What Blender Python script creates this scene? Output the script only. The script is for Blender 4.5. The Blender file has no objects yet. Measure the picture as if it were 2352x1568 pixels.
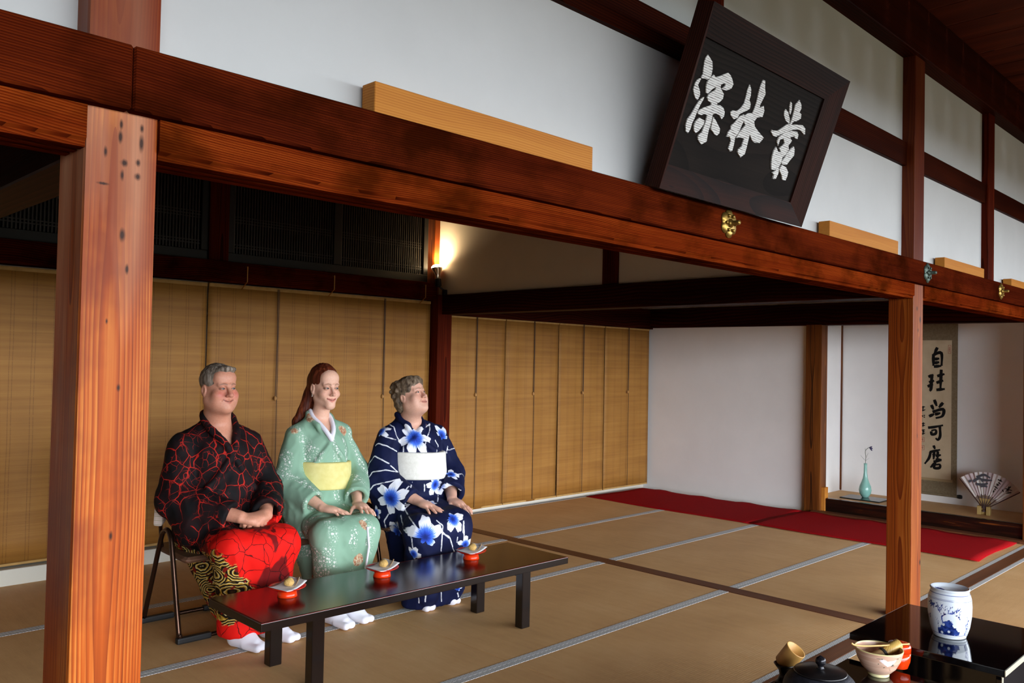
import bpy, bmesh, math, random
import numpy as np
from mathutils import Vector, Matrix, Euler
random.seed(7)
COL = bpy.context.scene.collection
PI = math.pi

# ------------------------------------------------------------------ objects
def thing(name, label, cat, loc=(0, 0, 0), rotz=0.0, group=None):
    o = bpy.data.objects.new(name, None)
    COL.objects.link(o)
    o.location = loc
    o.rotation_euler = (0, 0, rotz)
    o.empty_display_size = .05
    o['label'] = label
    o['category'] = cat
    if group:
        o['group'] = group
    return o

def tag(o, label, cat, group=None):
    o['label'] = label
    o['category'] = cat
    if group:
        o['group'] = group
    return o

def link(name, me, mats=None, parent=None, loc=(0, 0, 0), smooth=False):
    o = bpy.data.objects.new(name, me)
    COL.objects.link(o)
    if mats is not None:
        for m in (mats if isinstance(mats, (list, tuple)) else [mats]):
            me.materials.append(m)
    if parent is not None:
        o.parent = parent
    o.location = loc
    if smooth:
        me.polygons.foreach_set('use_smooth', [True] * len(me.polygons))
    return o

def from_bm(name, bm, mats, parent=None, loc=(0, 0, 0), smooth=False):
    me = bpy.data.meshes.new(name)
    bmesh.ops.recalc_face_normals(bm, faces=bm.faces)
    bm.to_mesh(me)
    bm.free()
    return link(name, me, mats, parent, loc, smooth)

def struct(o):
    o['kind'] = 'structure'
    return o

def copy_tree(root, loc, label=None):
    r = root.copy()
    COL.objects.link(r)
    r.location = loc
    if label:
        r['label'] = label
    for ch in list(root.children):
        c = ch.copy()
        COL.objects.link(c)
        c.parent = r
        for g in list(ch.children):
            d = g.copy()
            COL.objects.link(d)
            d.parent = c
    return r

# ------------------------------------------------------------------ shapes
def NB():
    return bmesh.new()

def box(bm, x0, x1, y0, y1, z0, z1, bev=0.0, seg=1):
    r = bmesh.ops.create_cube(bm, size=1.0)
    vs = r['verts']
    for v in vs:
        v.co = Vector(((x0 + x1) / 2 + v.co.x * (x1 - x0), (y0 + y1) / 2 + v.co.y * (y1 - y0), (z0 + z1) / 2 + v.co.z * (z1 - z0)))
    if bev > 0:
        es = {e for v in vs for e in v.link_edges}
        bmesh.ops.bevel(bm, geom=list(es), offset=bev, segments=seg, affect='EDGES', profile=.6)

def prism(bm, pts, axis, a0, a1, bev=0.0):
    # extrude a 2D polygon along an axis: 'x' -> pts are (y,z), 'y' -> (x,z), 'z' -> (x,y)
    def P(p, a):
        return {'x': (a, p[0], p[1]), 'y': (p[0], a, p[1]), 'z': (p[0], p[1], a)}[axis]
    v0 = [bm.verts.new(P(p, a0)) for p in pts]
    v1 = [bm.verts.new(P(p, a1)) for p in pts]
    n = len(pts)
    fs = [bm.faces.new(v0), bm.faces.new(v1[::-1])]
    for i in range(n):
        fs.append(bm.faces.new((v0[i], v1[i], v1[(i + 1) % n], v0[(i + 1) % n])))
    if bev > 0:
        es = {e for f in fs for e in f.edges}
        bmesh.ops.bevel(bm, geom=list(es), offset=bev, segments=1, affect='EDGES')

def lathe(bm, prof, seg=32, cx=0, cy=0, M=None, cap=True):
    rings = []
    for r, z in prof:
        ring = []
        for i in range(seg):
            a = 2 * PI * i / seg
            p = Vector((cx + r * math.cos(a), cy + r * math.sin(a), z))
            if M is not None:
                p = M @ p
            ring.append(bm.verts.new(p))
        rings.append(ring)
    for a, b in zip(rings[:-1], rings[1:]):
        for i in range(seg):
            bm.faces.new((a[i], a[(i + 1) % seg], b[(i + 1) % seg], b[i]))
    if cap:
        bm.faces.new(rings[0][::-1])
        bm.faces.new(rings[-1])

def tube(bm, pts, r, seg=8, closed=False, radii=None):
    pts = [Vector(p) for p in pts]
    n = len(pts)
    rings = []
    prev = None
    for i, p in enumerate(pts):
        a = pts[(i - 1) % n] if (closed or i > 0) else pts[i]
        b = pts[(i + 1) % n] if (closed or i < n - 1) else pts[i]
        t = (b - a).normalized()
        if prev is None:
            u = t.orthogonal().normalized()
        else:
            u = (prev - t * prev.dot(t))
            u = u.normalized() if u.length > 1e-6 else t.orthogonal().normalized()
        prev = u
        w = t.cross(u)
        rr = radii[i] if radii else r
        rings.append([bm.verts.new(p + (u * math.cos(2 * PI * k / seg) + w * math.sin(2 * PI * k / seg)) * rr) for k in range(seg)])
    m = n if closed else n - 1
    for i in range(m):
        a, b = rings[i], rings[(i + 1) % n]
        for k in range(seg):
            bm.faces.new((a[k], a[(k + 1) % seg], b[(k + 1) % seg], b[k]))
    if not closed:
        bm.faces.new(rings[0][::-1])
        bm.faces.new(rings[-1])

def smooth_path(pts, n=6, closed=False):
    pts = [Vector(p) for p in pts]
    out = []
    N_ = len(pts)
    rng = range(N_ if closed else N_ - 1)
    for i in rng:
        p1, p2 = pts[i], pts[(i + 1) % N_]
        p0 = pts[i - 1] if (closed or i > 0) else p1
        p3 = pts[(i + 2) % N_] if (closed or i + 2 < N_) else p2
        for k in range(n):
            t = k / n
            out.append(.5 * ((2 * p1) + (p2 - p0) * t + (2 * p0 - 5 * p1 + 4 * p2 - p3) * t * t + (3 * p1 - p0 - 3 * p2 + p3) * t ** 3))
    if not closed:
        out.append(pts[-1])
    return out

def plate(bm, polys, f, th, fd):
    # flat polygons (u,v) given a thickness: f maps (u,v) to 3D, fd is the thickness direction
    for poly in polys:
        a = [Vector(f(*p)) for p in poly]
        v0 = [bm.verts.new(p) for p in a]
        v1 = [bm.verts.new(p + Vector(fd) * th) for p in a]
        n = len(a)
        bm.faces.new(v1)
        bm.faces.new(v0[::-1])
        for i in range(n):
            bm.faces.new((v0[i], v0[(i + 1) % n], v1[(i + 1) % n], v1[i]))

def ribbon_poly(line, w, taper=True):
    pts = [np.array(p, float) for p in smooth_path([(p[0], p[1], 0) for p in line], 5)]
    n = len(pts)
    L, R_ = [], []
    for i, p in enumerate(pts):
        t = pts[min(i + 1, n - 1)] - pts[max(i - 1, 0)]
        t = t / (np.linalg.norm(t) + 1e-9)
        nrm = np.array([-t[1], t[0], 0])
        s = i / max(1, n - 1)
        ww = w * (.62 + .38 * math.sin(PI * min(1, s * 1.25)) + (.25 if s < .12 else 0)) * .5
        L.append(tuple((p + nrm * ww)[:2]))
        R_.append(tuple((p - nrm * ww)[:2]))
    return L + R_[::-1]

# ------------------------------------------------------------------ materials
def lin(c):
    if isinstance(c, str):
        c = c.lstrip('#')
        c = [int(c[i:i + 2], 16) / 255 for i in (0, 2, 4)]
        return tuple((x / 12.92 if x <= .04045 else ((x + .055) / 1.055) ** 2.4) for x in c) + (1,)
    return tuple(c) + (1,) if len(c) == 3 else tuple(c)

class NT:
    def __init__(s, name, rough=.5, spec=.5, metal=0.0):
        s.m = bpy.data.materials.new(name)
        s.m.use_nodes = True
        s.t = s.m.node_tree
        s.b = s.t.nodes['Principled BSDF']
        s.b.inputs['Roughness'].default_value = rough
        s.b.inputs['Specular IOR Level'].default_value = spec
        s.b.inputs['Metallic'].default_value = metal
    def n(s, ty, **kw):
        x = s.t.nodes.new(ty)
        for k, v in kw.items():
            setattr(x, k, v)
        return x
    def put(s, sock, v):
        if v is None:
            return
        if isinstance(v, bpy.types.NodeSocket):
            s.t.links.new(v, sock)
        else:
            sock.default_value = v
    def math(s, op, a, b=None, c=None, clamp=False):
        x = s.n('ShaderNodeMath', operation=op, use_clamp=clamp)
        for i, v in enumerate((a, b, c)):
            s.put(x.inputs[i], v)
        return x.outputs[0]
    def add(s, a, b): return s.math('ADD', a, b)
    def mul(s, a, b): return s.math('MULTIPLY', a, b)
    def sub(s, a, b): return s.math('SUBTRACT', a, b)
    def coord(s, which='Object'):
        return s.n('ShaderNodeTexCoord').outputs[which]
    def sep(s, v):
        x = s.n('ShaderNodeSeparateXYZ')
        s.put(x.inputs[0], v)
        return x.outputs[0], x.outputs[1], x.outputs[2]
    def comb(s, a=0.0, b=0.0, c=0.0):
        x = s.n('ShaderNodeCombineXYZ')
        for i, v in enumerate((a, b, c)):
            s.put(x.inputs[i], v)
        return x.outputs[0]
    def map(s, v, scale=(1, 1, 1), loc=(0, 0, 0)):
        x = s.n('ShaderNodeMapping')
        s.put(x.inputs[0], v)
        x.inputs['Scale'].default_value = scale
        x.inputs['Location'].default_value = loc
        return x.outputs[0]
    def noise(s, v, scale=5.0, detail=3.0, rough=.5, dist=0.0, out='Fac'):
        x = s.n('ShaderNodeTexNoise')
        s.put(x.inputs['Vector'], v)
        x.inputs['Scale'].default_value = scale
        x.inputs['Detail'].default_value = detail
        x.inputs['Roughness'].default_value = rough
        x.inputs['Distortion'].default_value = dist
        return x.outputs[out]
    def voro(s, v, scale=5.0, feature='F1', out='Distance', rnd=1.0):
        x = s.n('ShaderNodeTexVoronoi', feature=feature)
        s.put(x.inputs['Vector'], v)
        x.inputs['Scale'].default_value = scale
        x.inputs['Randomness'].default_value = rnd
        return x.outputs[out]
    def ramp(s, f, stops, interp='LINEAR'):
        x = s.n('ShaderNodeValToRGB')
        x.color_ramp.interpolation = interp
        e = x.color_ramp.elements
        while len(e) < len(stops):
            e.new(.5)
        for i, (p, c) in enumerate(stops):
            e[i].position = p
            e[i].color = lin(c) if not isinstance(c, (int, float)) else (c, c, c, 1)
        s.put(x.inputs[0], f)
        return x.outputs[0]
    def step(s, f, a, b):
        x = s.n('ShaderNodeMapRange')
        s.put(x.inputs[0], f)
        x.inputs[1].default_value = a
        x.inputs[2].default_value = b
        return x.outputs[0]
    def mix(s, f, a, b, blend='MIX'):
        x = s.n('ShaderNodeMix', data_type='RGBA', blend_type=blend)
        s.put(x.inputs[0], f)
        for i, v in ((6, a), (7, b)):
            s.put(x.inputs[i], lin(v) if isinstance(v, (str, tuple, list)) else v)
        return x.outputs[2]
    def attr(s, name, out='Fac'):
        x = s.n('ShaderNodeAttribute', attribute_name=name)
        return x.outputs[out]
    def col(s, c):
        s.put(s.b.inputs['Base Color'], lin(c) if isinstance(c, (str, tuple, list)) else c)
        return s
    def rough(s, v):
        s.put(s.b.inputs['Roughness'], v)
        return s
    def bump(s, h, strength=.3, dist=.002):
        x = s.n('ShaderNodeBump')
        x.inputs['Strength'].default_value = strength
        x.inputs['Distance'].default_value = dist
        s.put(x.inputs['Height'], h)
        s.t.links.new(x.outputs[0], s.b.inputs['Normal'])
        return s

def plain(name, c, rough=.5, spec=.5, metal=0.0, noise=0.0, nscale=20):
    k = NT(name, rough, spec, metal)
    if noise:
        f = k.noise(k.coord(), nscale, 4)
        d = tuple(x * (1 - noise) for x in lin(c)[:3])
        l = tuple(min(1, x * (1 + noise)) for x in lin(c)[:3])
        k.col(k.ramp(f, [(.25, d), (.75, l)]))
    else:
        k.col(c)
    return k.m

def wood(name, dark, mid, light, axis='z', ring=.007, pith=(.05, .2), wob=.03, rough=.5, streak=1.0, stain=None, knots=(), bump=.25, spec=.4, fade=None, top=None):
    k = NT(name, rough, spec)
    co = k.coord()
    x, y, z = k.sep(co)
    a, b, c = {'z': (z, x, y), 'x': (x, y, z), 'y': (y, x, z)}[axis]
    low = k.noise(k.comb(k.mul(a, .9), k.mul(b, 1.5), k.mul(c, 1.5)), 1.0, 2, out='Color')
    lr, lg, lb = k.sep(low)
    bb = k.add(k.sub(b, pith[0]), k.mul(k.sub(lr, .5), wob * 2))
    cc = k.add(k.sub(c, pith[1]), k.mul(k.sub(lg, .5), wob * 2))
    r = k.math('SQRT', k.add(k.mul(bb, bb), k.mul(cc, cc)))
    ph = k.mul(r, 1 / ring)
    g = k.math('FRACT', ph)
    late = k.math('POWER', g, 2.2)                       # dark late wood at each ring's end
    vary = k.noise(k.comb(k.mul(k.math('FLOOR', ph), 13.1), 0, 0), 1.0, 0)
    late = k.mul(late, k.add(.3, k.mul(vary, 1.1)))
    fine = k.noise(k.comb(k.mul(a, 3), k.mul(b, 220), k.mul(c, 220)), 1.0, 2)
    broad = k.noise(k.comb(k.mul(a, .8), k.mul(b, 9), k.mul(c, 9)), 1.0, 3)
    f = k.add(k.mul(late, .55 * streak), k.add(k.mul(k.sub(fine, .5), .35 * streak), k.mul(k.sub(broad, .5), .9)))
    f = k.add(f, .22)
    colr = k.ramp(f, [(0.0, light), (.35, mid), (.85, dark)])
    if stain:
        sf = k.noise(k.comb(k.mul(a, 3.2), k.mul(b, 5), k.mul(c, 5)), 1.0, 4, .6)
        colr = k.mix(k.math('MULTIPLY', k.step(sf, .47, .66), .75, clamp=True), colr, stain)
    if fade:                                             # old sun-bleached patch with a ragged lower end
        ff = k.add(k.sub(a, fade[0]), k.mul(k.sub(k.noise(k.comb(k.mul(a, 1.2), k.mul(b, 14), k.mul(c, 14)), 1.0, 3), .5), 1.6))
        colr = k.mix(k.math('MULTIPLY', k.math('MULTIPLY', k.step(ff, -.1, .35), k.step(b, .068, .02)), k.mul(k.step(broad, .30, .70), .75)), colr, fade[1])
    if top:                                              # darker, never-handled upper length
        colr = k.mix(k.mul(k.step(a, top[0], top[0] + .02), .72), colr, top[1])
    for (ka, kb, kw, kh) in knots:
        da = k.mul(k.sub(a, ka), 1 / kh)
        db = k.mul(k.sub(b, kb), 1 / kw)
        d = k.math('SQRT', k.add(k.mul(da, da), k.mul(db, db)))
        d = k.add(d, k.mul(k.sub(fine, .5), .9))
        colr = k.mix(k.mul(k.math('SUBTRACT', 1.0, k.step(d, .45, 1.5)), .92), colr, '1c0c06')
    k.col(colr)
    k.bump(k.add(late, k.mul(fine, .6)), bump, .0015)
    return k.m
SKY, EXPO = 17, 0.0
# ================================================================== ROOM
POST_W = wood('post_wood', '6e2606', 'a64a10', 'cc7e34', 'z', .0042, (-.012, -.022), .012, .45, stain='762e12', spec=.15, fade=(1.55, 'd6a07c'), top=(1.95, '641f0c'), streak=1.15,
              knots=[(1.83, -.004, .003, .008), (1.83, .036, .003, .007), (1.805, -.005, .004, .010), (1.80, .036, .004, .014), (1.771, -.032, .003, .009),
                     (1.755, .004, .006, .006), (1.76, .030, .004, .006), (1.73, .0, .003, .009), (1.732, .03, .005, .006), (1.708, -.035, .010, .0025),
                     (1.612, .004, .005, .011), (1.545, .015, .003, .008), (1.44, -.02, .002, .005), (1.31, .006, .003, .006), (1.02, .0, .003, .008), (.72, .012, .003, .008), (.55, -.02, .004, .005)])
POST_W2 = wood('far_post_wood', '521c05', '7e390c', '9e5c22', 'z', .005, (.02, -.01), .014, .45, spec=.15, top=(1.95, '4a150a'), streak=1.2,
               knots=[(1.72, -.02, .008, .012), (1.66, .03, .012, .016), (1.60, .0, .006, .01), (.30, .06, .012, .014), (1.01, .0, .004, .012)])
NAG_W = wood('beam_wood', '1e0602', '461508', '6a270c', 'x', .0042, (.1, .1), .04, .55, stain='1c0701', spec=0.0, streak=1.05)
LIN_W = wood('lintel_wood', '300b03', '662209', '904014', 'x', .0042, (.05, -.2), .04, .55, stain='2a0c01', spec=0.0, streak=1.1)
DARK_W = wood('dark_timber', '120502', '2c0d05', '441808', 'x', .008, (.1, .2), .03, .5, spec=.02)
DARK_Y = wood('dark_timber_inner', '120502', '260b04', '3e1507', 'y', .008, (.1, .2), .03, .5, spec=.02)
DARK_Z = wood('dark_timber_upright', '1e0803', '48150a', '6a260e', 'z', .006, (.02, .01), .012, .5, spec=.02)
BROWN_Z = wood('alcove_post_wood', '2e1507', '62320e', '955a24', 'z', .005, (.02, .01), .012, .45, spec=.25)
LIGHT_W = wood('pale_plank_wood', '96521c', 'b4722a', 'c4863a', 'x', .007, (.03, -.15), .03, .6, spec=.15)
THRESH_Y = wood('threshold_wood_y', '40200e', '64381e', '7a4a2c', 'y', .008, (.1, .2), .03, .5)
THRESH_X = wood('threshold_wood_x', '3c1e0c', '603618', '80502e', 'x', .009, (.06, -.1), .05, .45)
CEIL_W = wood('ceiling_board_wood', '241006', '4a1c0a', '662c14', 'y', .012, (.1, .3), .06, .7, spec=.06)

k = NT('white_plaster', .9, .2)  # albedo raised so the dimmer right and alcove walls render brighter
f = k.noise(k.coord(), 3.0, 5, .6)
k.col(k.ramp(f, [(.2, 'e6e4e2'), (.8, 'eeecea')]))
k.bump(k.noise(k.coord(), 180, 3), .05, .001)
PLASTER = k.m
k = NT('front_plaster', .9, .2)  # same plaster, colour darkened to offset the strong light on the front wall
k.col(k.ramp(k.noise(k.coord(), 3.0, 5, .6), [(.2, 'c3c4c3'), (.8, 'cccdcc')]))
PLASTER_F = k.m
k = NT('cream_plaster', .9, .2)
f = k.noise(k.coord(), 2.0, 5, .6)
k.col(k.ramp(f, [(.2, 'cdc4b6'), (.8, 'd8d0c3')]))
PLASTER_IN = k.m

def tatami_mat(name, along):
    k = NT(name, .62, .3)
    x, y, z = k.sep(k.coord())
    a, b = (x, y) if along == 'x' else (y, x)
    rib = k.math('SINE', k.mul(b, 2 * PI / .0135))
    reed = k.noise(k.comb(k.mul(a, 420), k.mul(b, 16), 0), 1.0, 2)
    m = k.noise(k.comb(k.mul(a, 2.2), k.mul(b, 2.2), 0), 1.0, 4, .6)
    st = k.noise(k.comb(k.mul(a, 30), k.mul(b, 1.6), 0), 1.0, 2)
    f = k.add(k.add(k.mul(rib, .032), k.mul(k.sub(reed, .5), .35)), k.add(k.mul(k.sub(m, .5), .7), k.mul(k.sub(st, .5), .25)))
    k.col(k.ramp(k.add(f, .5), [(.1, 'b2885a'), (.5, 'cea26e'), (.9, 'e0b986')]))
    k.bump(k.add(k.mul(rib, .4), reed), .2, .0012)
    return k.m
TAT_X, TAT_Y = tatami_mat('tatami_straw_x', 'x'), tatami_mat('tatami_straw_y', 'y')

k = NT('border_cloth', .75, .2)
x, y, z = k.sep(k.coord())
u = k.mul(x, 1 / .030)
v = k.mul(y, 1 / .012)
par = k.mul(k.math('FLOOR', v), .5)
fu = k.math('ABSOLUTE', k.sub(k.math('FRACT', k.add(u, par)), .5))
fv = k.math('ABSOLUTE', k.sub(k.math('FRACT', v), .5))
dia = k.step(k.math('ABSOLUTE', k.sub(k.add(fu, k.mul(fv, .8)), .42)), .06, .13)
k.col(k.mix(dia, '8c8c8c', 'd0d0ce'))
HERI = k.m

def bamboo_screen():
    k = NT('bamboo_screen', .6, .3)
    x, y, z = k.sep(k.coord())
    line = k.noise(k.comb(k.mul(x, 1.5), 0, k.mul(z, 330)), 1.0, 2)
    band = k.noise(k.comb(k.mul(x, .9), 0, k.mul(z, 26)), 1.0, 3)
    big = k.noise(k.comb(k.mul(x, 2.5), 0, k.mul(z, 3)), 1.0, 4)
    f = k.add(k.mul(k.sub(line, .5), .5), k.add(k.mul(k.sub(band, .5), .7), k.mul(k.sub(big, .5), .5)))
    c = k.ramp(k.add(f, .5), [(.1, '7a4e1e'), (.5, '9a6a2e'), (.9, 'b0803e')])
    # pairs of binding threads every 118 mm
    ph = k.mul(k.math('FRACT', k.mul(k.add(x, k.mul(k.noise(k.comb(0, 0, k.mul(z, 2)), 1.0, 1), .012)), 1 / .118)), .118)
    t1 = k.math('LESS_THAN', k.math('ABSOLUTE', k.sub(ph, .02)), .0022)
    t2 = k.math('LESS_THAN', k.math('ABSOLUTE', k.sub(ph, .038)), .0022)
    kn = k.noise(k.comb(k.mul(x, 9), 0, k.mul(z, 160)), 1.0, 1)
    th = k.mul(k.math('MAXIMUM', t1, t2), k.step(kn, .25, .5))
    k.col(k.mix(k.mul(th, .38), c, '4e3014'))
    k.bump(line, .4, .002)
    return k.m
BAMBOO = bamboo_screen()
BLIND_TOP = plain('screen_hem', 'b08a52', .7, .2, noise=.15)
CORD = plain('dark_cord', '3a2414', .7)
BRASS_OLD = plain('aged_brass', '9a7c3c', .38, .5, .85, noise=.35, nscale=60)
BRONZE_G = plain('green_bronze', '4c5a50', .5, .5, .6, noise=.3, nscale=60)
HOOK = plain('brass_hook', '9c6a34', .35, .5, .8)
BLACK_IRON = plain('black_iron', '0c0b0b', .5, .4)
WHITE_SILL_M = plain('white_sill', 'cfcbbd', .6)

# ---- setting
bm = NB(); box(bm, -4, 9.6, -3, 5.9, -.14, -.06)
struct(from_bm('floor', bm, plain('sub_floor', '3a2718', .8)))
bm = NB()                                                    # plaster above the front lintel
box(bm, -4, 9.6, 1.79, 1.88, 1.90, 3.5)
box(bm, -4, -.35, 1.80, 1.84, -.06, 1.90)  # unseen panel, added to close the left bay and darken the floor inside
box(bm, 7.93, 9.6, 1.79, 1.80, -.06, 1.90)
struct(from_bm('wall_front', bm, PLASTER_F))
bm = NB(); box(bm, -2.2, 7.95, 5.72, 5.82, -.06, 2.9)
struct(from_bm('wall_back', bm, PLASTER_IN))
bm = NB(); box(bm, -2.3, -2.2, 1.85, 5.82, -.06, 2.9)
struct(from_bm('wall_left', bm, PLASTER_IN))
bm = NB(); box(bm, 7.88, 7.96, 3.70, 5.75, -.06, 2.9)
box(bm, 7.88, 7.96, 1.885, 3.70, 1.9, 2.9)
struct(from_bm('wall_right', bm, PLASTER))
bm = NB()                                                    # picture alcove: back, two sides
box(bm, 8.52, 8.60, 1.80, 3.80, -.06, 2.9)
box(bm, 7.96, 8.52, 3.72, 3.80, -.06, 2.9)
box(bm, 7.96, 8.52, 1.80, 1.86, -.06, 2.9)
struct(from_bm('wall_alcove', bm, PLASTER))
bm = NB(); box(bm, 4.714, 4.80, 1.88, 5.72, 1.93, 2.9)
struct(from_bm('wall_inner', bm, PLASTER_IN))
bm = NB(); box(bm, .56, .62, 1.88, 5.72, 1.96, 2.9)
struct(from_bm('wall_transom', bm, DARK_Y))
bm = NB(); box(bm, -2.3, 8.6, 1.85, 5.82, 2.9, 2.98)
struct(from_bm('ceiling_inner', bm, CEIL_W))
bm = NB()                                                    # board ceiling of the front room
xx = -4.0
while xx < 9.6:
    box(bm, xx, min(xx + .292, 9.6), -3, 1.80, 3.42 + random.uniform(0, .004), 3.46, .003)
    xx += .30
struct(from_bm('ceiling', bm, CEIL_W))
bm = NB(); box(bm, 9.5, 9.6, -1, 1.8, -.06, 3.46); box(bm, 9.5, 9.6, -3, -1, 2.4, 3.46)
struct(from_bm('wall_east', bm, DARK_Z))  # unseen east, west and south walls: dark wood chosen to cut bounce light
bm = NB(); box(bm, -4.1, -4, -3, 1.8, -.06, 3.46)
struct(from_bm('wall_west', bm, DARK_Z))
bm = NB(); box(bm, -4.1, 9.6, -3.1, -3, 2.6, 3.46); box(bm, -4.1, -2.5, -3.1, -3, -.06, 2.6)
struct(from_bm('wall_south', bm, DARK_Z))
bm = NB(); prism(bm, [(-4.4, 2.62), (-3.05, 2.8), (-3.05, 2.9), (-4.4, 2.72)], 'x', -5, 11)
struct(from_bm('ceiling_eave', bm, CEIL_W))
bm = NB(); box(bm, -4.1, 9.6, -4.3, -3.0, -.20, -.10)
struct(from_bm('floor_veranda', bm, THRESH_X))
bm = NB()  # unseen dark boards, added to cut bounce onto the front wall and blinds
yy = -3.0
while yy < .59:
    box(bm, -4, 9.5, yy, min(yy + .178, .598), -.05, -.004, .002); yy += .18
struct(from_bm('floor_added_boards', bm, DARK_W))
bm = NB(); box(bm, -40, 50, -60, -3.1, -.7, -.5)
k = NT('garden_gravel', .9, .2)
k.col(k.ramp(k.noise(k.coord(), 30, 3), [(.3, '2e3022'), (.7, '46463a')]))  # unseen ground, coloured dark to keep bounced light off the blind tops
struct(from_bm('garden_ground', bm, k.m))

# ---- posts and beams
def post(label, x0, x1, y0, y1, z0, z1, mat, name='timber_post', bev=.006):
    cx, cy = (x0 + x1) / 2, (y0 + y1) / 2
    bm = NB(); box(bm, x0 - cx, x1 - cx, y0 - cy, y1 - cy, 0, z1 - z0, bev, 2)
    return tag(from_bm(name, bm, mat, loc=(cx, cy, z0)), label, 'post')
def beam(label, x0, x1, y0, y1, z0, z1, mat, name='timber_beam', bev=.004):
    bm = NB(); box(bm, x0, x1, y0, y1, z0, z1, bev, 1)
    o = from_bm(name, bm, mat)
    return tag(o, label, 'beam')

post('thick knotty orange-brown post standing nearest on the left, running up past the lintel', .553, .692, 1.722, 1.878, .0021, 3.34, POST_W, bev=.010)
post('slimmer orange-brown post right of the tatami room, behind the black stand', 4.862, 5.012, 1.722, 1.858, .0021, 3.34, POST_W2)
post('short upright on the white wall behind the third pale plank', 6.29, 6.42, 1.745, 1.80, 1.98, 3.34, DARK_Z)
post('short upright on the white wall rising behind the hanging signboard', 2.78, 2.90, 1.752, 1.80, 2.65, 3.34, DARK_Z)
post('dark corner post between the two walls of bamboo screens', 4.645, 4.80, 5.54, 5.70, -.06, 1.94, DARK_Z)
post('slim upright at the corner beside the lamp, above the rails', 4.655, 4.713, 5.62, 5.72, 1.94, 2.9, POST_W2)
post('brown alcove post at the left of the picture alcove', 7.80, 7.93, 3.60, 3.76, -.06, 1.8, BROWN_Z)
post('dark alcove post at the right edge, past the folding fan', 7.80, 7.93, 1.74, 1.90, -.06, 1.8, BROWN_Z)
post('dark stub post on the inner beam, dividing the lamp-lit plaster', 4.700, 4.80, 3.66, 3.80, 1.94, 2.9, DARK_Z)
post('dark upright between the lattice transoms over the bamboo screens', 2.63, 2.775, 5.62, 5.72, 2.04, 2.9, DARK_Z)

# the long front lintel: upper rail (two lengths meeting at the near post) and the grooved rail beneath
beam('front upper rail left of the near post', -3.9, .626, 1.690, 1.79, 1.857, 1.985, NAG_W)
beam('long dark red-brown front upper rail carrying the signboard and pale planks', .628, 9.5, 1.690, 1.79, 1.857, 1.985, NAG_W)
bm = NB()
prism(bm, [(1.716, 1.856), (1.716, 1.792), (1.724, 1.786), (1.724, 1.775), (1.752, 1.775), (1.752, 1.785), (1.772, 1.785), (1.772, 1.775), (1.792, 1.775), (1.792, 1.785), (1.812, 1.785), (1.812, 1.775), (1.835, 1.775), (1.835, 1.856)], 'x', -3.9, .553)
tag(from_bm('timber_beam', bm, LIN_W), 'grooved lintel rail left of the near post', 'beam')
bm = NB()
prism(bm, [(1.716, 1.856), (1.716, 1.792), (1.724, 1.786), (1.724, 1.775), (1.752, 1.775), (1.752, 1.785), (1.772, 1.785), (1.772, 1.775), (1.792, 1.775), (1.792, 1.785), (1.812, 1.785), (1.812, 1.775), (1.835, 1.775), (1.835, 1.856)], 'x', .692, 4.862)
tag(from_bm('timber_beam', bm, LIN_W), 'long grooved lintel rail under the upper rail, between the two orange posts', 'beam')
bm = NB()
prism(bm, [(1.716, 1.856), (1.716, 1.792), (1.724, 1.786), (1.724, 1.775), (1.752, 1.775), (1.752, 1.785), (1.772, 1.785), (1.772, 1.775), (1.835, 1.775), (1.835, 1.856)], 'x', 5.012, 9.5)
tag(from_bm('timber_beam', bm, LIN_W), 'grooved lintel rail right of the slimmer post, under the small ornament', 'beam')
beam('dark rail crossing the upper white wall behind the signboard', -3.9, 9.5, 1.765, 1.80, 2.522, 2.655, DARK_W)
beam('dark wall plate under the board ceiling', -3.9, 9.5, 1.70, 1.80, 3.135, 3.42, DARK_W)
beam('dark inner beam under the lamp, from the corner post to the front lintel', 4.685, 4.83, 1.835, 5.56, 1.772, 1.94, DARK_Y)
beam('dark beam behind the near post at the left edge', .56, .69, 1.88, 5.58, 1.775, 1.96, DARK_Y)
beam('dark rail above the left bamboo screens', -2.2, 4.66, 5.575, 5.72, 1.895, 2.04, NAG_W)
beam('dark rail above the right bamboo screens', 4.80, 7.86, 5.60, 5.72, 1.775, 2.0, DARK_W)
beam('dark beam over the white wall and the picture alcove', 7.80, 7.95, 1.74, 5.60, 1.79, 2.0, DARK_Y)
beam('thin brown corner strip inside the picture alcove', 8.505, 8.52, 3.705, 3.72, .14, 1.9, BROWN_Z, name='corner_strip', bev=.001)

# black lacquered lattice transoms
LATT = plain('black_lattice', '0b0806', .5, .4)
for (x0, x1, lab) in ((1.30, 2.63, 'black lattice transom left of the dark upright'), (2.775, 4.60, 'black lattice transom right of the dark upright, beside the lamp')):
    t = thing('lattice_transom', lab, 'transom', (x0, 5.66, 2.04))
    w = x1 - x0
    bm = NB(); box(bm, 0, w, .02, .045, 0, .80)
    from_bm('back_panel', bm, plain('transom_back', '050403', .8), t)
    bm = NB()
    box(bm, 0, w, -.02, .02, 0, .07, .003); box(bm, 0, w, -.02, .02, .73, .80, .003)
    box(bm, 0, .05, -.02, .02, .07, .73, .003); box(bm, w - .05, w, -.02, .02, .07, .73, .003)
    box(bm, w / 2 - .035, w / 2 + .035, -.02, .02, .07, .73, .003)
    from_bm('frame', bm, LATT, t)
    bm = NB()
    xx = .05
    while xx < w - .05:
        box(bm, xx, xx + .009, -.008, .006, .07, .73); xx += .022
    for zz in (.11, .13, .29, .31, .33, .66, .68):
        box(bm, .05, w - .05, -.005, .004, zz, zz + .008)
    from_bm('lattice', bm, plain('lattice_bars', '1e150e', .45), t)

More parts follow.
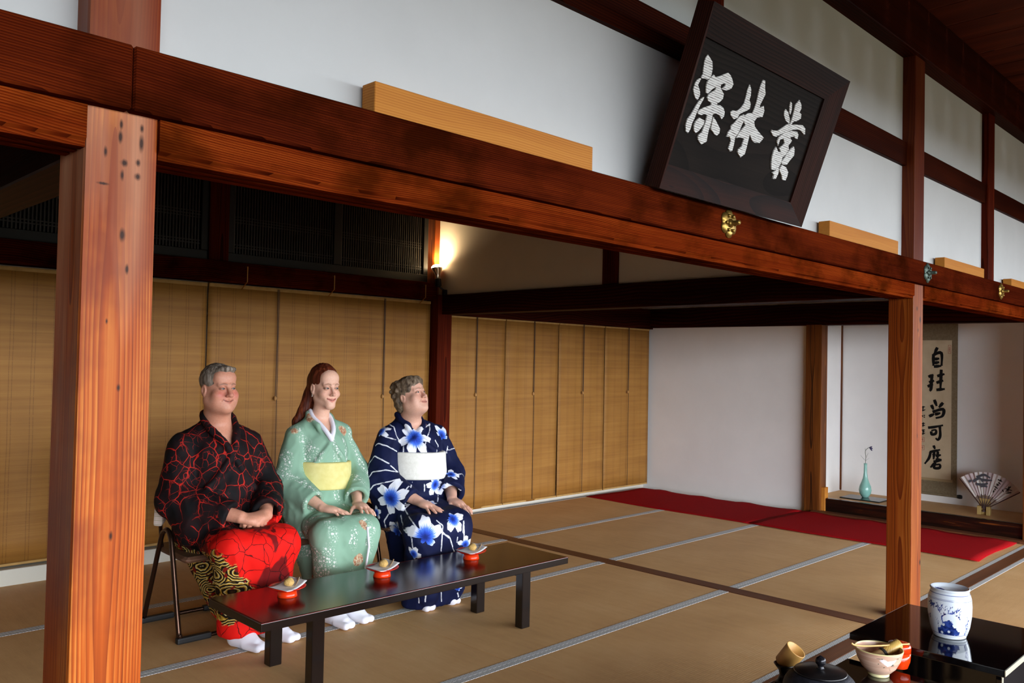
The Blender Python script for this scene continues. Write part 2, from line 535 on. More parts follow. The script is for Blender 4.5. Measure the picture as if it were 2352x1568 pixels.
# pale planks standing on the upper rail
for (x0, x1, z1, lab) in ((1.222, 2.072, 2.072, 'longest pale plank on the front rail, left of the signboard'),
                          (3.80, 4.635, 2.067, 'pale plank on the rail just right of the signboard'),
                          (5.36, 6.12, 2.056, 'third pale plank on the rail, right of the slimmer post'),
                          (6.75, 7.6, 2.045, 'last pale plank on the rail, cut by the right edge')):
    bm = NB(); box(bm, 0, x1 - x0, 0, .055, 0, z1 - 1.985, .002)
    tag(from_bm('wooden_plank', bm, LIGHT_W, loc=(x0, 1.722, 1.985)), lab, 'plank', 'pale planks along the front rail')

# metal nail covers on the rail
def ornament(x, r, mat, lab, petals):
    t = thing('nail_cover', lab, 'ornament', (x, 1.69, 1.924), group='metal nail covers on the front rail')
    bm = NB()
    n = petals * 8
    pts = []
    for i in range(n):
        a = 2 * PI * i / n
        rr = r * (.80 + .20 * abs(math.cos(petals * a / 2)) ** .7)
        pts.append((rr * math.sin(a), rr * math.cos(a)))
    c0 = bm.verts.new((0, -.016, 0))
    r0 = [bm.verts.new((p[0], 0, p[1])) for p in pts]
    r1 = [bm.verts.new((p[0], -.004, p[1])) for p in pts]
    r2 = [bm.verts.new((p[0] * .72, -.012, p[1] * .72)) for p in pts]
    r3 = [bm.verts.new((p[0] * .40, -.009, p[1] * .40)) for p in pts]
    for A, B in ((r0, r1), (r1, r2), (r2, r3)):
        for i in range(n):
            bm.faces.new((A[i], A[(i + 1) % n], B[(i + 1) % n], B[i]))
    for i in range(n):
        bm.faces.new((r3[i], r3[(i + 1) % n], c0))
    bm.faces.new(r0)
    from_bm('flower_plate', bm, mat, t, smooth=True)
    bm = NB()
    for i in range(petals):
        a = 2 * PI * (i + .5) / petals
        M = Matrix.Translation((r * .55 * math.sin(a), -.012, r * .55 * math.cos(a))) @ Matrix.Rotation(PI / 2, 4, 'X')
        lathe(bm, [(r * .13, 0), (r * .11, .005), (r * .05, .007)], 10, M=M)
    from_bm('petal_bosses', bm, mat, t, smooth=True)
    bm = NB()
    M = Matrix.Rotation(PI / 2, 4, 'X')
    lathe(bm, [(r * .30, .008), (r * .30, .014), (r * .22, .018), (r * .17, .022), (r * .17, .046), (r * .13, .050)], 18, M=M)
    from_bm('nail_head', bm, mat, t, smooth=True)
ornament(2.848, .056, BRASS_OLD, 'brass flower nail cover below the signboard', 6)
ornament(4.975, .056, BRONZE_G, 'green bronze nail cover above the slimmer post', 6)
ornament(6.37, .056, BRASS_OLD, 'small worn gold nail cover near the right edge', 6)

# thresholds flush with the mats
beam('brown threshold under the front lintel, between the two rooms', -2.2, 9.5, 1.735, 1.83, -.06, .002, THRESH_X, 'threshold', .002)
beam('brown threshold crossing the tatami room behind the bench', 4.625, 4.735, 1.83, 5.64, -.06, .002, THRESH_Y, 'threshold', .002)

# tatami mats, each with its cloth borders
def mat(lab, x0, x1, y0, y1, long_='x', borders=('a', 'b')):
    cx, cy = (x0 + x1) / 2, (y0 + y1) / 2
    t = thing('tatami_mat', lab, 'tatami mat', (cx, cy, -.055), group='tatami mats')
    bm = NB(); box(bm, x0 - cx + .001, x1 - cx - .001, y0 - cy + .001, y1 - cy - .001, 0, .055, .003)
    from_bm('straw_surface', bm, TAT_X if long_ == 'x' else TAT_Y, t)
    b = .033
    for w in borders:
        bm = NB()
        if w == 'a':
            box(bm, x0 - cx + .001, x1 - cx - .001, y0 - cy, y0 - cy + b, .002, .0562, .0015)
        elif w == 'b':
            box(bm, x0 - cx + .001, x1 - cx - .001, y1 - cy - b, y1 - cy, .002, .0562, .0015)
        from_bm('cloth_border', bm, HERI, t)
rows = [1.83, 2.735, 3.695, 4.655, 5.64]
rn = ['front row', 'second row from the front', 'third row from the front', 'back row against the screens']
for i in range(4):
    if i < 2:
        mat('straw tatami mat left of the thick near post, ' + rn[i], -.9, .94, rows[i], rows[i + 1])
    mat('straw tatami mat at the left of the seated people\'s room, ' + rn[i], .94, 2.78, rows[i], rows[i + 1])
    mat('straw tatami mat left of the crossing threshold, ' + rn[i], 2.78, 4.625, rows[i], rows[i + 1])
    mat('straw tatami mat between crossing threshold and red carpet, ' + rn[i], 4.735, 6.66, rows[i], rows[i + 1])
    mat('straw tatami mat mostly under the red carpet, ' + rn[i], 6.66, 7.715, rows[i], rows[i + 1])
for i, lab in enumerate(('tatami mat of the front room under the black stand', 'tatami mat of the front room behind the porcelain jar', 'tatami mat of the front room at the right edge')):
    mat(lab, 1.0 + i * 2.7, 3.7 + i * 2.7, .6, 1.735, 'y', ('b',))

# red carpets
k = NT('red_felt', .95, .05)
k.col(k.ramp(k.noise(k.coord(), 90, 4), [(.3, '8e0c12'), (.7, 'a21218')]))
k.bump(k.noise(k.coord(), 300, 2), .2, .002)
FELT = k.m
def carpet(lab, x0, x1, y0, y1, z, seed):
    rnd = random.Random(seed)
    bm = NB()
    nx, ny = 14, 24
    g = []
    ph = rnd.uniform(0, 6)
    for i in range(nx + 1):
        row = []
        for j in range(ny + 1):
            u, v = i / nx, j / ny
            x = x0 + (x1 - x0) * u + .012 * math.sin(v * 7 + ph) * (1 if i in (0, nx) else .5)
            y = y0 + (y1 - y0) * v + .010 * math.sin(u * 6 + ph)
            edge = max(abs(u - .5), abs(v - .5))
            zz = z + .004 + max(0, .010 * math.sin(v * 23 + ph) * (1 if u > .9 else .15))
            row.append(bm.verts.new((x, y, zz)))
        g.append(row)
    for i in range(nx):
        for j in range(ny):
            bm.faces.new((g[i][j], g[i + 1][j], g[i + 1][j + 1], g[i][j + 1]))
    o = from_bm('red_carpet', bm, FELT, smooth=True)
    m = o.modifiers.new('thick', 'SOLIDIFY'); m.thickness = .004; m.offset = -1
    tag(o, lab, 'carpet', 'red felt carpets')
carpet('red felt carpet along the white wall, nearer the bamboo screens', 6.73, 7.705, 3.73, 5.60, .001, 1)
carpet('red felt carpet in front of the picture alcove', 6.74, 7.705, 1.92, 3.76, .006, 2)

# bamboo screens
def blind(lab, x0, x1, y, z0, z1, cords, seed, hooks):
    rnd = random.Random(seed)
    cx = (x0 + x1) / 2
    t = thing('bamboo_blind', lab, 'blind', (cx, y, z0), group='bamboo blinds along the back wall')
    w, h = x1 - x0, z1 - z0
    bm = NB()
    nx, nz = max(8, int(w / .05)), 12
    g = []
    ph = rnd.uniform(0, 6)
    for i in range(nx + 1):
        row = []
        for j in range(nz + 1):
            xx = -w / 2 + w * i / nx
            v = j / nz
            yy = .006 * math.sin(xx * 9 + ph) * (1 - v) + .004 * math.sin(xx * 23 + ph)
            row.append(bm.verts.new((xx, yy, h * v)))
        g.append(row)
    for i in range(nx):
        for j in range(nz):
            bm.faces.new((g[i][j], g[i + 1][j], g[i + 1][j + 1], g[i][j + 1]))
    o = from_bm('slat_screen', bm, BAMBOO, t, smooth=True)
    m = o.modifiers.new('thick', 'SOLIDIFY'); m.thickness = .004; m.offset = 1
    bm = NB(); box(bm, -w / 2, w / 2, -.012, .008, h - .025, h, .003)
    from_bm('top_hem', bm, BLIND_TOP, t)
    bm = NB(); box(bm, -w / 2, w / 2, -.010, .010, 0, .016, .003)
    from_bm('bottom_hem', bm, BLIND_TOP, t)
    for c in cords:
        bm = NB(); tube(bm, [(c - cx, -.018, h - .01), (c - cx + .002, -.020, h * .8), (c - cx, -.018, 1.085 - z0)], .003, 6)
        tube(bm, [(c - cx + .012, -.016, h - .01), (c - cx + .010, -.020, h * .5), (c - cx + .012, -.018, .02)], .0025, 6)
        p = from_bm('pull_cord', bm, CORD, t)
        bm = NB(); lathe(bm, [(.004, 0), (.010, .008), (.011, .022), (.005, .034)], 10, c - cx, -.018)
        for v in bm.verts:
            v.co.z += 1.055 - z0
        from_bm('toggle', bm, plain('toggle_wood', 'a87b45', .5), p, smooth=True)
    for c in hooks:
        bm = NB(); tube(bm, [(c - cx, -.03, h + .13), (c - cx, -.10, h + .125), (c - cx, -.10, h + .02), (c - cx, -.02, h - .03)], .004, 6)
        from_bm('hook', bm, HOOK, t)
blind('bamboo blind at the far left, partly behind the thick post', .2, 2.640, 5.655, .105, 1.885, [], 1, [2.2])
blind('wide bamboo blind directly behind the three seated people', 2.645, 4.635, 5.640, .095, 1.885, [3.17, 4.14], 2, [2.88, 3.6, 4.5])
for i, (a, b, lab) in enumerate(((4.80, 5.555, 'narrow bamboo blind next to the dark corner post'), (5.565, 6.31, 'second narrow bamboo blind right of the corner post'),
                                 (6.318, 7.04, 'third narrow bamboo blind right of the corner post'), (7.05, 7.84, 'last narrow bamboo blind, beside the white wall'))):
    blind(lab, a, b, 5.645, .035, 1.785, [(a + b) / 2], 5 + i, [])
bm = NB(); box(bm, -2.0, 4.63, 5.60, 5.72, -.06, .095, .003)
tag(from_bm('window_sill_board', bm, WHITE_SILL_M), 'pale sill board below the left bamboo blinds', 'sill')

# picture alcove: raised floor, sill, lower plank
k = NT('streaked_lacquer', .25, .5)
x, y, z = k.sep(k.coord())
f = k.noise(k.comb(k.mul(x, 20), k.mul(y, 2.2), k.mul(z, 26)), 1.0, 3, .5, .6)
k.col(k.ramp(f, [(.45, '120805'), (.60, '2a1007'), (.70, '7a3f16')]))
SILL_M = k.m
bm = NB(); box(bm, 7.845, 7.90, 1.90, 3.60, .018, .138, .004)
tag(from_bm('alcove_sill', bm, SILL_M), 'dark streaked sill at the front of the picture alcove', 'sill')
bm = NB(); box(bm, 7.722, 7.845, 1.84, 3.66, -.06, .020, .004)
tag(from_bm('alcove_plank', bm, THRESH_Y), 'brown plank along the foot of the alcove sill', 'plank')
bm = NB(); box(bm, 7.90, 8.52, 1.86, 3.72, -.06, .134, .002)
struct(from_bm('floor_alcove', bm, TAT_Y))
bm = NB(); box(bm, 7.83, 7.90, 3.565, 3.605, 0, .24, .003)
tag(from_bm('wooden_block', bm, LIGHT_W), 'small light wooden block beside the brown alcove post', 'block')
# ================================================================== THINGS
SIGN = {"A":[[[0.0939,0.4639],[0.1107,0.4577],[0.1283,0.4503],[0.141,0.4315],[0.1456,0.4125],[0.1429,0.3996],[0.1294,0.3902],[0.1143,0.3905],[0.1026,0.3876],[0.0933,0.3885],[0.0978,0.4004],[0.0915,0.4188],[0.0861,0.4393],[0.0872,0.4534]],[[0.0948,0.3856],[0.0909,0.3726],[0.0872,0.3617],[0.0963,0.3558],[0.1095,0.3449],[0.1154,0.3341],[0.1101,0.3166],[0.0983,0.3179],[0.0809,0.33],[0.0701,0.3435],[0.0702,0.3635],[0.0751,0.3747],[0.0851,0.3832]],[[0.1414,0.3341],[0.1398,0.3235],[0.1347,0.3121],[0.1294,0.2945],[0.125,0.275],[0.123,0.2581],[0.1176,0.2405],[0.1175,0.2199],[0.1112,0.2041],[0.0974,0.2053],[0.0854,0.2254],[0.0855,0.2459],[0.0974,0.2648],[0.1037,0.2805],[0.11,0.2962],[0.1186,0.3145],[0.1302,0.3274]],[[0.1579,0.4135],[0.1719,0.4089],[0.1968,0.4192],[0.2203,0.4326],[0.2356,0.4401],[0.2541,0.4357],[0.272,0.4256],[0.2862,0.4123],[0.281,0.3964],[0.2561,0.3841],[0.2412,0.3826],[0.2266,0.3833],[0.2418,0.3952],[0.2411,0.4034],[0.2297,0.4027],[0.2146,0.3948],[0.2163,0.3849],[0.2298,0.3778],[0.2471,0.3694],[0.25,0.3533],[0.2379,0.34],[0.2237,0.3305],[0.2293,0.3276],[0.2477,0.3297],[0.2695,0.3262],[0.2848,0.3148],[0.2882,0.3006],[0.2794,0.288],[0.268,0.2941],[0.2577,0.2982],[0.2336,0.2992],[0.2183,0.2916],[0.2218,0.2755],[0.2233,0.2547],[0.2234,0.2336],[0.2269,0.2131],[0.2308,0.199],[0.2048,0.1832],[0.1804,0.1931],[0.1732,0.2022],[0.1746,0.2109],[0.1875,0.2219],[0.1909,0.2437],[0.1909,0.2646],[0.1885,0.2829],[0.1729,0.2836],[0.1547,0.2754],[0.137,0.2736],[0.1297,0.2802],[0.139,0.2905],[0.1618,0.3039],[0.1925,0.3171],[0.1918,0.3252],[0.1719,0.3268],[0.1601,0.3344],[0.1608,0.3469],[0.1736,0.3581],[0.1908,0.3684],[0.1935,0.3773],[0.1857,0.3775],[0.1719,0.368],[0.1554,0.3497],[0.1445,0.3492],[0.1346,0.3671],[0.1333,0.3831],[0.1406,0.397]],[[0.1492,0.2647],[0.1651,0.2632],[0.1807,0.2624],[0.1834,0.2504],[0.1759,0.2363],[0.1651,0.2215],[0.1512,0.2123],[0.1382,0.22],[0.1315,0.2352],[0.1346,0.2504]],[[0.226,0.2848],[0.2462,0.2766],[0.2689,0.2644],[0.286,0.2552],[0.2901,0.241],[0.2801,0.2304],[0.2638,0.2313],[0.2478,0.2387],[0.2341,0.2422],[0.2303,0.2562]]],"B":[[[0.3873,0.437],[0.4053,0.4242],[0.4147,0.4048],[0.415,0.3875],[0.4302,0.3779],[0.4351,0.3615],[0.4204,0.3503],[0.4007,0.3407],[0.3793,0.3272],[0.375,0.3132],[0.3552,0.3045],[0.3302,0.312],[0.3221,0.3231],[0.3317,0.3304],[0.3614,0.3362],[0.3778,0.3507],[0.3883,0.3683],[0.388,0.3898],[0.3839,0.4147]],[[0.4624,0.4719],[0.4772,0.4721],[0.4901,0.449],[0.5062,0.4308],[0.5004,0.4117],[0.4931,0.3879],[0.4953,0.3773],[0.519,0.3894],[0.5328,0.3746],[0.5334,0.3523],[0.4992,0.3426],[0.4883,0.3246],[0.502,0.3096],[0.5303,0.2997],[0.5857,0.2838],[0.5787,0.2732],[0.5684,0.2605],[0.5355,0.2554],[0.5159,0.2583],[0.4942,0.272],[0.4752,0.2815],[0.4231,0.3105],[0.4152,0.3307],[0.4332,0.3435],[0.4598,0.3494],[0.4642,0.3637],[0.4652,0.3903],[0.4599,0.4198],[0.4571,0.4454]],[[0.4091,0.3338],[0.4222,0.3191],[0.415,0.2955],[0.4117,0.2728],[0.397,0.2477],[0.4034,0.2224],[0.4049,0.1983],[0.3903,0.1946],[0.3763,0.2016],[0.3777,0.2306],[0.3623,0.2428],[0.3439,0.2391],[0.3433,0.2542],[0.3549,0.2697],[0.3492,0.2794],[0.3657,0.2938],[0.3773,0.3093],[0.3864,0.3222]],[[0.4393,0.3007],[0.4818,0.2851],[0.4858,0.2613],[0.4904,0.2306],[0.4918,0.2036],[0.4711,0.1875],[0.4436,0.199],[0.441,0.2119],[0.4562,0.2239],[0.4564,0.2553],[0.4272,0.2538],[0.4057,0.2472],[0.414,0.2689]]],"C":[[[0.6753,0.4135],[0.6989,0.4072],[0.7281,0.3856],[0.7348,0.3683],[0.701,0.3751],[0.6792,0.3889],[0.6723,0.4036]],[[0.6931,0.4475],[0.707,0.4415],[0.7189,0.421],[0.7213,0.4029],[0.7118,0.4054],[0.6963,0.4298]],[[0.7525,0.4659],[0.7767,0.4528],[0.7852,0.4406],[0.7806,0.4254],[0.7994,0.4201],[0.805,0.4047],[0.7799,0.3898],[0.7595,0.383],[0.7462,0.366],[0.7391,0.3692],[0.7425,0.3935],[0.7388,0.4208],[0.7335,0.4429]],[[0.722,0.3655],[0.7535,0.3699],[0.7973,0.3793],[0.8343,0.3848],[0.8614,0.3785],[0.8744,0.3569],[0.8662,0.3538],[0.8459,0.3607],[0.8176,0.3645],[0.7779,0.3561],[0.7386,0.3408],[0.7012,0.3236],[0.6699,0.3055],[0.6476,0.3033],[0.6235,0.3145],[0.6215,0.322],[0.6399,0.3226],[0.6691,0.3287],[0.699,0.349]],[[0.727,0.336],[0.7676,0.3492],[0.8101,0.3533],[0.8262,0.3446],[0.8283,0.3267],[0.8082,0.3265],[0.8024,0.3349],[0.7861,0.3292],[0.77,0.3235],[0.7917,0.3136],[0.7767,0.2914],[0.7897,0.2795],[0.779,0.2582],[0.7612,0.2404],[0.7637,0.2216],[0.7575,0.2012],[0.7369,0.1879],[0.7109,0.1833],[0.6954,0.2043],[0.685,0.2309],[0.6841,0.2543],[0.6912,0.2699],[0.7168,0.2559],[0.7398,0.2579],[0.7171,0.2702],[0.7331,0.2828],[0.7448,0.2947],[0.725,0.3097],[0.7021,0.3003],[0.703,0.2769],[0.6863,0.2877],[0.6881,0.3069],[0.7068,0.3225]],[[0.8181,0.2971],[0.8316,0.2877],[0.8427,0.2654],[0.8247,0.2426],[0.8094,0.2203],[0.7768,0.2168],[0.7637,0.2216],[0.7788,0.2437],[0.785,0.2642],[0.803,0.2821]],[[0.7738,0.2138],[0.8107,0.2108],[0.8387,0.1961],[0.8418,0.1794],[0.8385,0.1616],[0.8144,0.16],[0.7997,0.1746],[0.7676,0.1933]],[[0.74,0.1981],[0.7603,0.1969],[0.7673,0.1787],[0.7607,0.1543],[0.7405,0.1523],[0.7394,0.169],[0.7222,0.1732],[0.7397,0.1836]]]}
INK = [[[2.787,1.597],[2.812,1.544]],[[2.822,1.534],[2.822,1.422]],[[2.822,1.527],[2.752,1.544],[2.749,1.423]],[[2.815,1.485],[2.769,1.492]],[[2.814,1.449],[2.769,1.458]],[[2.817,1.415],[2.751,1.423]],[[2.866,1.316],[2.82,1.338]],[[2.859,1.263],[2.813,1.282]],[[2.834,1.338],[2.841,1.207],[2.854,1.183]],[[2.872,1.224],[2.823,1.247]],[[2.751,1.388],[2.757,1.205]],[[2.787,1.325],[2.722,1.347]],[[2.793,1.262],[2.732,1.285]],[[2.793,1.195],[2.718,1.206]],[[2.811,1.101],[2.789,1.042]],[[2.837,1.051],[2.817,1.007]],[[2.733,1.077],[2.769,1.029]],[[2.826,0.984],[2.732,1.015],[2.737,0.952],[2.797,0.928]],[[2.856,0.941],[2.81,0.966]],[[2.804,0.962],[2.755,0.979]],[[2.865,0.833],[2.809,0.843],[2.731,0.865]],[[2.76,0.854],[2.756,0.764],[2.776,0.724],[2.795,0.74]],[[2.835,0.8],[2.832,0.772],[2.796,0.782],[2.796,0.816],[2.835,0.807]],[[2.814,0.669],[2.801,0.635]],[[2.847,0.603],[2.755,0.633]],[[2.84,0.604],[2.853,0.547],[2.892,0.487]],[[2.807,0.614],[2.813,0.537]],[[2.823,0.575],[2.794,0.587]],[[2.775,0.617],[2.778,0.54]],[[2.794,0.571],[2.747,0.585]],[[2.741,0.536],[2.794,0.542]],[[2.813,0.516],[2.754,0.529]],[[2.793,0.511],[2.839,0.458]],[[2.804,0.485],[2.806,0.457],[2.76,0.462],[2.757,0.494],[2.804,0.485]]]
INK_SMALL = [[[2.924,1.025],[2.893,1.03]],[[2.909,1.036],[2.914,0.994]],[[2.919,0.99],[2.89,1.003]],[[2.92,0.948],[2.913,0.932]],[[2.906,0.946],[2.892,0.95]],[[2.905,0.932],[2.892,0.93]],[[2.908,0.881],[2.91,0.839]],[[2.921,0.867],[2.892,0.873]],[[2.918,0.847],[2.891,0.854]],[[2.922,0.805],[2.891,0.81]],[[2.915,0.794],[2.894,0.793]],[[2.907,0.814],[2.909,0.763]],[[2.919,0.768],[2.891,0.779]]]
# ---- hanging signboard, leaning forward from the rail
SG_W = wood('sign_frame_wood', '0a0403', '1c0c07', '2e130a', 'x', .008, (.1, .3), .04, .6, spec=.08)
SG_WZ = wood('sign_frame_wood_side', '0e0604', '260f08', '3e1a0e', 'y', .008, (.1, .3), .04, .6, spec=.08)
SG_P = wood('sign_panel_wood', '0d0a08', '17120f', '211a16', 'x', .011, (.1, .5), .05, .7, spec=.06)
k = NT('worn_white_paint', .8, .2)
x, y, z = k.sep(k.coord())
ln = k.math('SINE', k.add(k.mul(y, 2 * PI / .0075), k.mul(k.noise(k.comb(k.mul(x, 6), k.mul(y, 40), 0), 1.0, 3), 9.0)))
sp = k.noise(k.comb(k.mul(x, 30), k.mul(y, 200), 0), 1.0, 3)
k.col(k.mix(k.step(k.add(ln, k.mul(k.sub(sp, .5), 1.2)), .62, .98), 'dfdfdc', '4a433c'))
PAINT = k.m
sg = thing('signboard', 'big dark framed signboard with three white painted characters, leaning over the rail', 'signboard', (2.34, 1.690, 1.987))
sg.rotation_euler = (PI / 2 + math.atan2(.201, .575), 0, 0)          # local x along the rail, local y up the board, local z out of it
W_, H_ = 1.035, .612
bm = NB(); box(bm, .05, W_ - .05, .05, H_ - .05, -.020, .004)
from_bm('panel', bm, SG_P, sg)
def frame_bar(pts, name_mat, sl):
    # pts: outer a, outer b, inner b, inner a (u, v); outer edge raised, inner edge low
    bm = NB()
    zo, zi = .040, .012
    lo = [bm.verts.new((p[0], p[1], -.025)) for p in pts]
    hi = [bm.verts.new((pts[0][0], pts[0][1], zo)), bm.verts.new((pts[1][0], pts[1][1], zo)), bm.verts.new((pts[2][0], pts[2][1], zi)), bm.verts.new((pts[3][0], pts[3][1], zi))]
    bm.faces.new(hi); bm.faces.new(lo[::-1])
    for i in range(4):
        bm.faces.new((lo[i], lo[(i + 1) % 4], hi[(i + 1) % 4], hi[i]))
    from_bm('frame_rail', bm, name_mat, sg)
b0, b1 = .085, .105
frame_bar([(0, 0), (W_, 0), (W_ - .105, b0), (.048, b0)], SG_W, 1)
frame_bar([(W_, H_), (0, H_), (.048, H_ - .10), (W_ - .105, H_ - .10)], SG_W, 1)
frame_bar([(0, H_), (0, 0), (.048, b0), (.048, H_ - .10)], SG_WZ, 1)
frame_bar([(W_, 0), (W_, H_), (W_ - .105, H_ - .10), (W_ - .105, b0)], SG_WZ, 1)
for key in 'ABC':
    for i, poly in enumerate(SIGN[key]):
        pass
    bm = NB()
    for i, poly in enumerate(SIGN[key]):
        plate(bm, [poly], lambda u, v: (u, v, .0035), .004 + .0004 * i, (0, 0, 1))
    bmesh.ops.triangulate(bm, faces=[f for f in bm.faces if len(f.verts) > 4])
    from_bm('painted_character', bm, PAINT, sg)
for q in (.3, .75):
    bm = NB(); tube(bm, [(W_ * q, H_ - .05, -.02), (W_ * q, H_ - .02, -.19)], .006, 6)
    from_bm('hanging_rod', bm, BLACK_IRON, sg)

# ---- clamp lamp on the inner beam
lp = thing('clamp_lamp', 'small clamp spotlight with a lit reflector bulb on the inner beam', 'lamp', (4.722, 5.53, 1.94))
AX = Vector((-.02, .14, .97)).normalized()
Mz = AX.to_track_quat('Z', 'Y').to_matrix().to_4x4()
LP0 = Vector((-.065, .03, .075))
Ms = Matrix.Translation(LP0) @ Mz
bm = NB(); box(bm, -.035, .02, -.02, .02, -.03, .045, .004); tube(bm, [(-.01, 0, .03), LP0], .007, 8); tube(bm, [(-.01, .0, .02), (.02, .02, .06), (.03, -.03, .03), (.0, -.1, .01), (.01, -.5, .01)], .004, 6)
from_bm('clamp', bm, BLACK_IRON, lp)
bm = NB(); lathe(bm, [(.012, -.01), (.026, 0), (.026, .06), (.020, .064)], 20, M=Ms)
from_bm('socket', bm, BLACK_IRON, lp, smooth=False)
bm = NB(); lathe(bm, [(.014, .062), (.017, .085), (.026, .112), (.044, .142), (.049, .158)], 24, M=Ms, cap=False)
from_bm('reflector', bm, plain('silvered_glass', 'e8d8c0', .12, .5, .9), lp, smooth=True)
k = NT('lit_bulb', .3); k.col('fff0d8'); k.b.inputs['Emission Color'].default_value = (1, .72, .38, 1); k.b.inputs['Emission Strength'].default_value = 42
bm = NB(); lathe(bm, [(.0485, .158), (.046, .170), (.034, .182), (.015, .188)], 24, M=Ms)
from_bm('bulb_face', bm, k.m, lp, smooth=True)
ld = bpy.data.lights.new('lamp_light', 'SPOT'); ld.energy = 30; ld.color = (1, .72, .40); ld.spot_size = math.radians(150); ld.spot_blend = .9; ld.shadow_soft_size = .03
lo = bpy.data.objects.new('lamp_light', ld); COL.objects.link(lo)
lo.location = Vector((4.722, 5.53, 1.94)) + LP0 + AX * .20
lo.rotation_euler = Vector((.55, -.12, .85)).to_track_quat('-Z', 'Y').to_euler()

# ---- bench
k = NT('black_lacquer', .16, .5)
x, y, z = k.sep(k.coord())
k.col(k.ramp(k.noise(k.comb(k.mul(x, 1.5), k.mul(y, 40), 0), 1.0, 3), [(.3, '0c0706'), (.7, '170c09')]))
LACQ = k.m
k = NT('bench_lacquer', .20, .45)
x, y, z = k.sep(k.coord())
k.col(k.ramp(k.noise(k.comb(k.mul(x, 1.5), k.mul(y, 40), 0), 1.0, 3), [(.3, '120606'), (.7, '200b0a')]))
BENCH_TOP = k.m
RED_EDGE = plain('red_lacquer_edge', '5a0c0c', .25)
bn = thing('low_bench', 'long low black lacquered bench in front of the three seated people', 'bench', (2.57, 3.245, .0014), math.radians(-.9))
bm = NB(); box(bm, -.895, .895, -.235, .235, .297, .332, .003, 2)
from_bm('bench_top', bm, [LACQ], bn)
bm = NB(); box(bm, -.889, .889, -.229, .229, .331, .3335, .001)
from_bm('top_surface', bm, BENCH_TOP, bn)
bm = NB()
for s in (-1, 1):
    box(bm, -.895, .895, s * .2335 - .0015, s * .2335 + .0015, .3305, .3330)
from_bm('edge_line', bm, RED_EDGE, bn)
for sx in (-1, 1):
    bm = NB(); box(bm, sx * .615 - .028, sx * .615 + .028, -.19, .19, .262, .297, .003)
    from_bm('cross_rail', bm, LACQ, bn)
    for sy in (-1, 1):
        bm = NB(); box(bm, sx * .615 - .030, sx * .615 + .030, sy * .175 - .026, sy * .175 + .026, 0, .297, .003)
        from_bm('leg', bm, LACQ, bn)

# ---- red footed plates with paper and a sweet
RED_L = plain('red_lacquer', 'c8200c', .22, .5)
ORANGE_L = plain('vermilion_lacquer', 'e0380e', .25, .5)
PAPER = plain('white_paper', 'e9e6e6', .85, .2)
k = NT('sweet_flour', .95, .1)
k.col(k.ramp(k.noise(k.coord(), 160, 4), [(.3, 'b08a4e'), (.7, 'd2b070')]))
k.bump(k.noise(k.coord(), 260, 3), .8, .003)
SWEET = k.m
PICK = plain('pick_wood', 'a88a68', .6)
def plate_set(x, y, z, rot, who):
    p = thing('footed_plate', 'red lacquer footed plate ' + who, 'plate', (x, y, z), rot, 'red footed plates on the bench')
    bm = NB(); lathe(bm, [(.036, 0), (.043, .002), (.041, .012), (.038, .026)], 36)
    from_bm('foot_ring', bm, ORANGE_L, p, smooth=True)
    bm = NB(); lathe(bm, [(.038, .0265), (.058, .034), (.078, .044), (.080, .047), (.076, .0465), (.050, .038), (.02, .036)], 40)
    from_bm('dish', bm, RED_L, p, smooth=True)
    bm = NB()
    n = 8
    g = []
    for i in range(n + 1):
        row = []
        for j in range(n + 1):
            u, v = -1 + 2 * i / n, -1 + 2 * j / n
            zz = .0455 + .010 * abs(u) ** 2.2 + .004 * u - .003 * math.exp(-(u * u + v * v) * 3)
            row.append(bm.verts.new((u * .082 + v * .020, v * .060, zz)))
        g.append(row)
    for i in range(n):
        for j in range(n):
            bm.faces.new((g[i][j], g[i + 1][j], g[i + 1][j + 1], g[i][j + 1]))
    o = from_bm('folded_paper', bm, PAPER, None, (x, y, z), smooth=True)
    o.rotation_euler = (0, 0, rot)
    m = o.modifiers.new('thick', 'SOLIDIFY'); m.thickness = .0008; m.offset = 1
    tag(o, 'folded white paper on the plate ' + who, 'paper', 'papers on the red plates')
    bm = NB()
    bmesh.ops.create_icosphere(bm, subdivisions=3, radius=1)
    for v in bm.verts:
        nn = 1 + .05 * math.sin(v.co.x * 5 + v.co.y * 4) + .04 * math.sin(v.co.z * 7 + v.co.x * 3)
        v.co = Vector((v.co.x * .022 * nn, v.co.y * .021 * nn, .019 + v.co.z * .019 * nn))
    s = from_bm('round_sweet', bm, SWEET, None, (x + .004, y - .004, z + .0430), smooth=True)
    tag(s, 'round flour-dusted sweet on the plate ' + who, 'sweet', 'sweets on the red plates')
    bm = NB(); tube(bm, [(0, 0, 0), (.050, .0, .010), (.088, .004, .016)], .0022, 6, radii=[.0012, .0025, .003])
    s = from_bm('sweet_pick', bm, PICK, None, (x + .020, y - .030, z + .047))
    s.rotation_euler = (0, 0, rot + .3)
    tag(s, 'wooden pick beside the sweet on plate ' + who, 'pick', 'picks on the red plates')

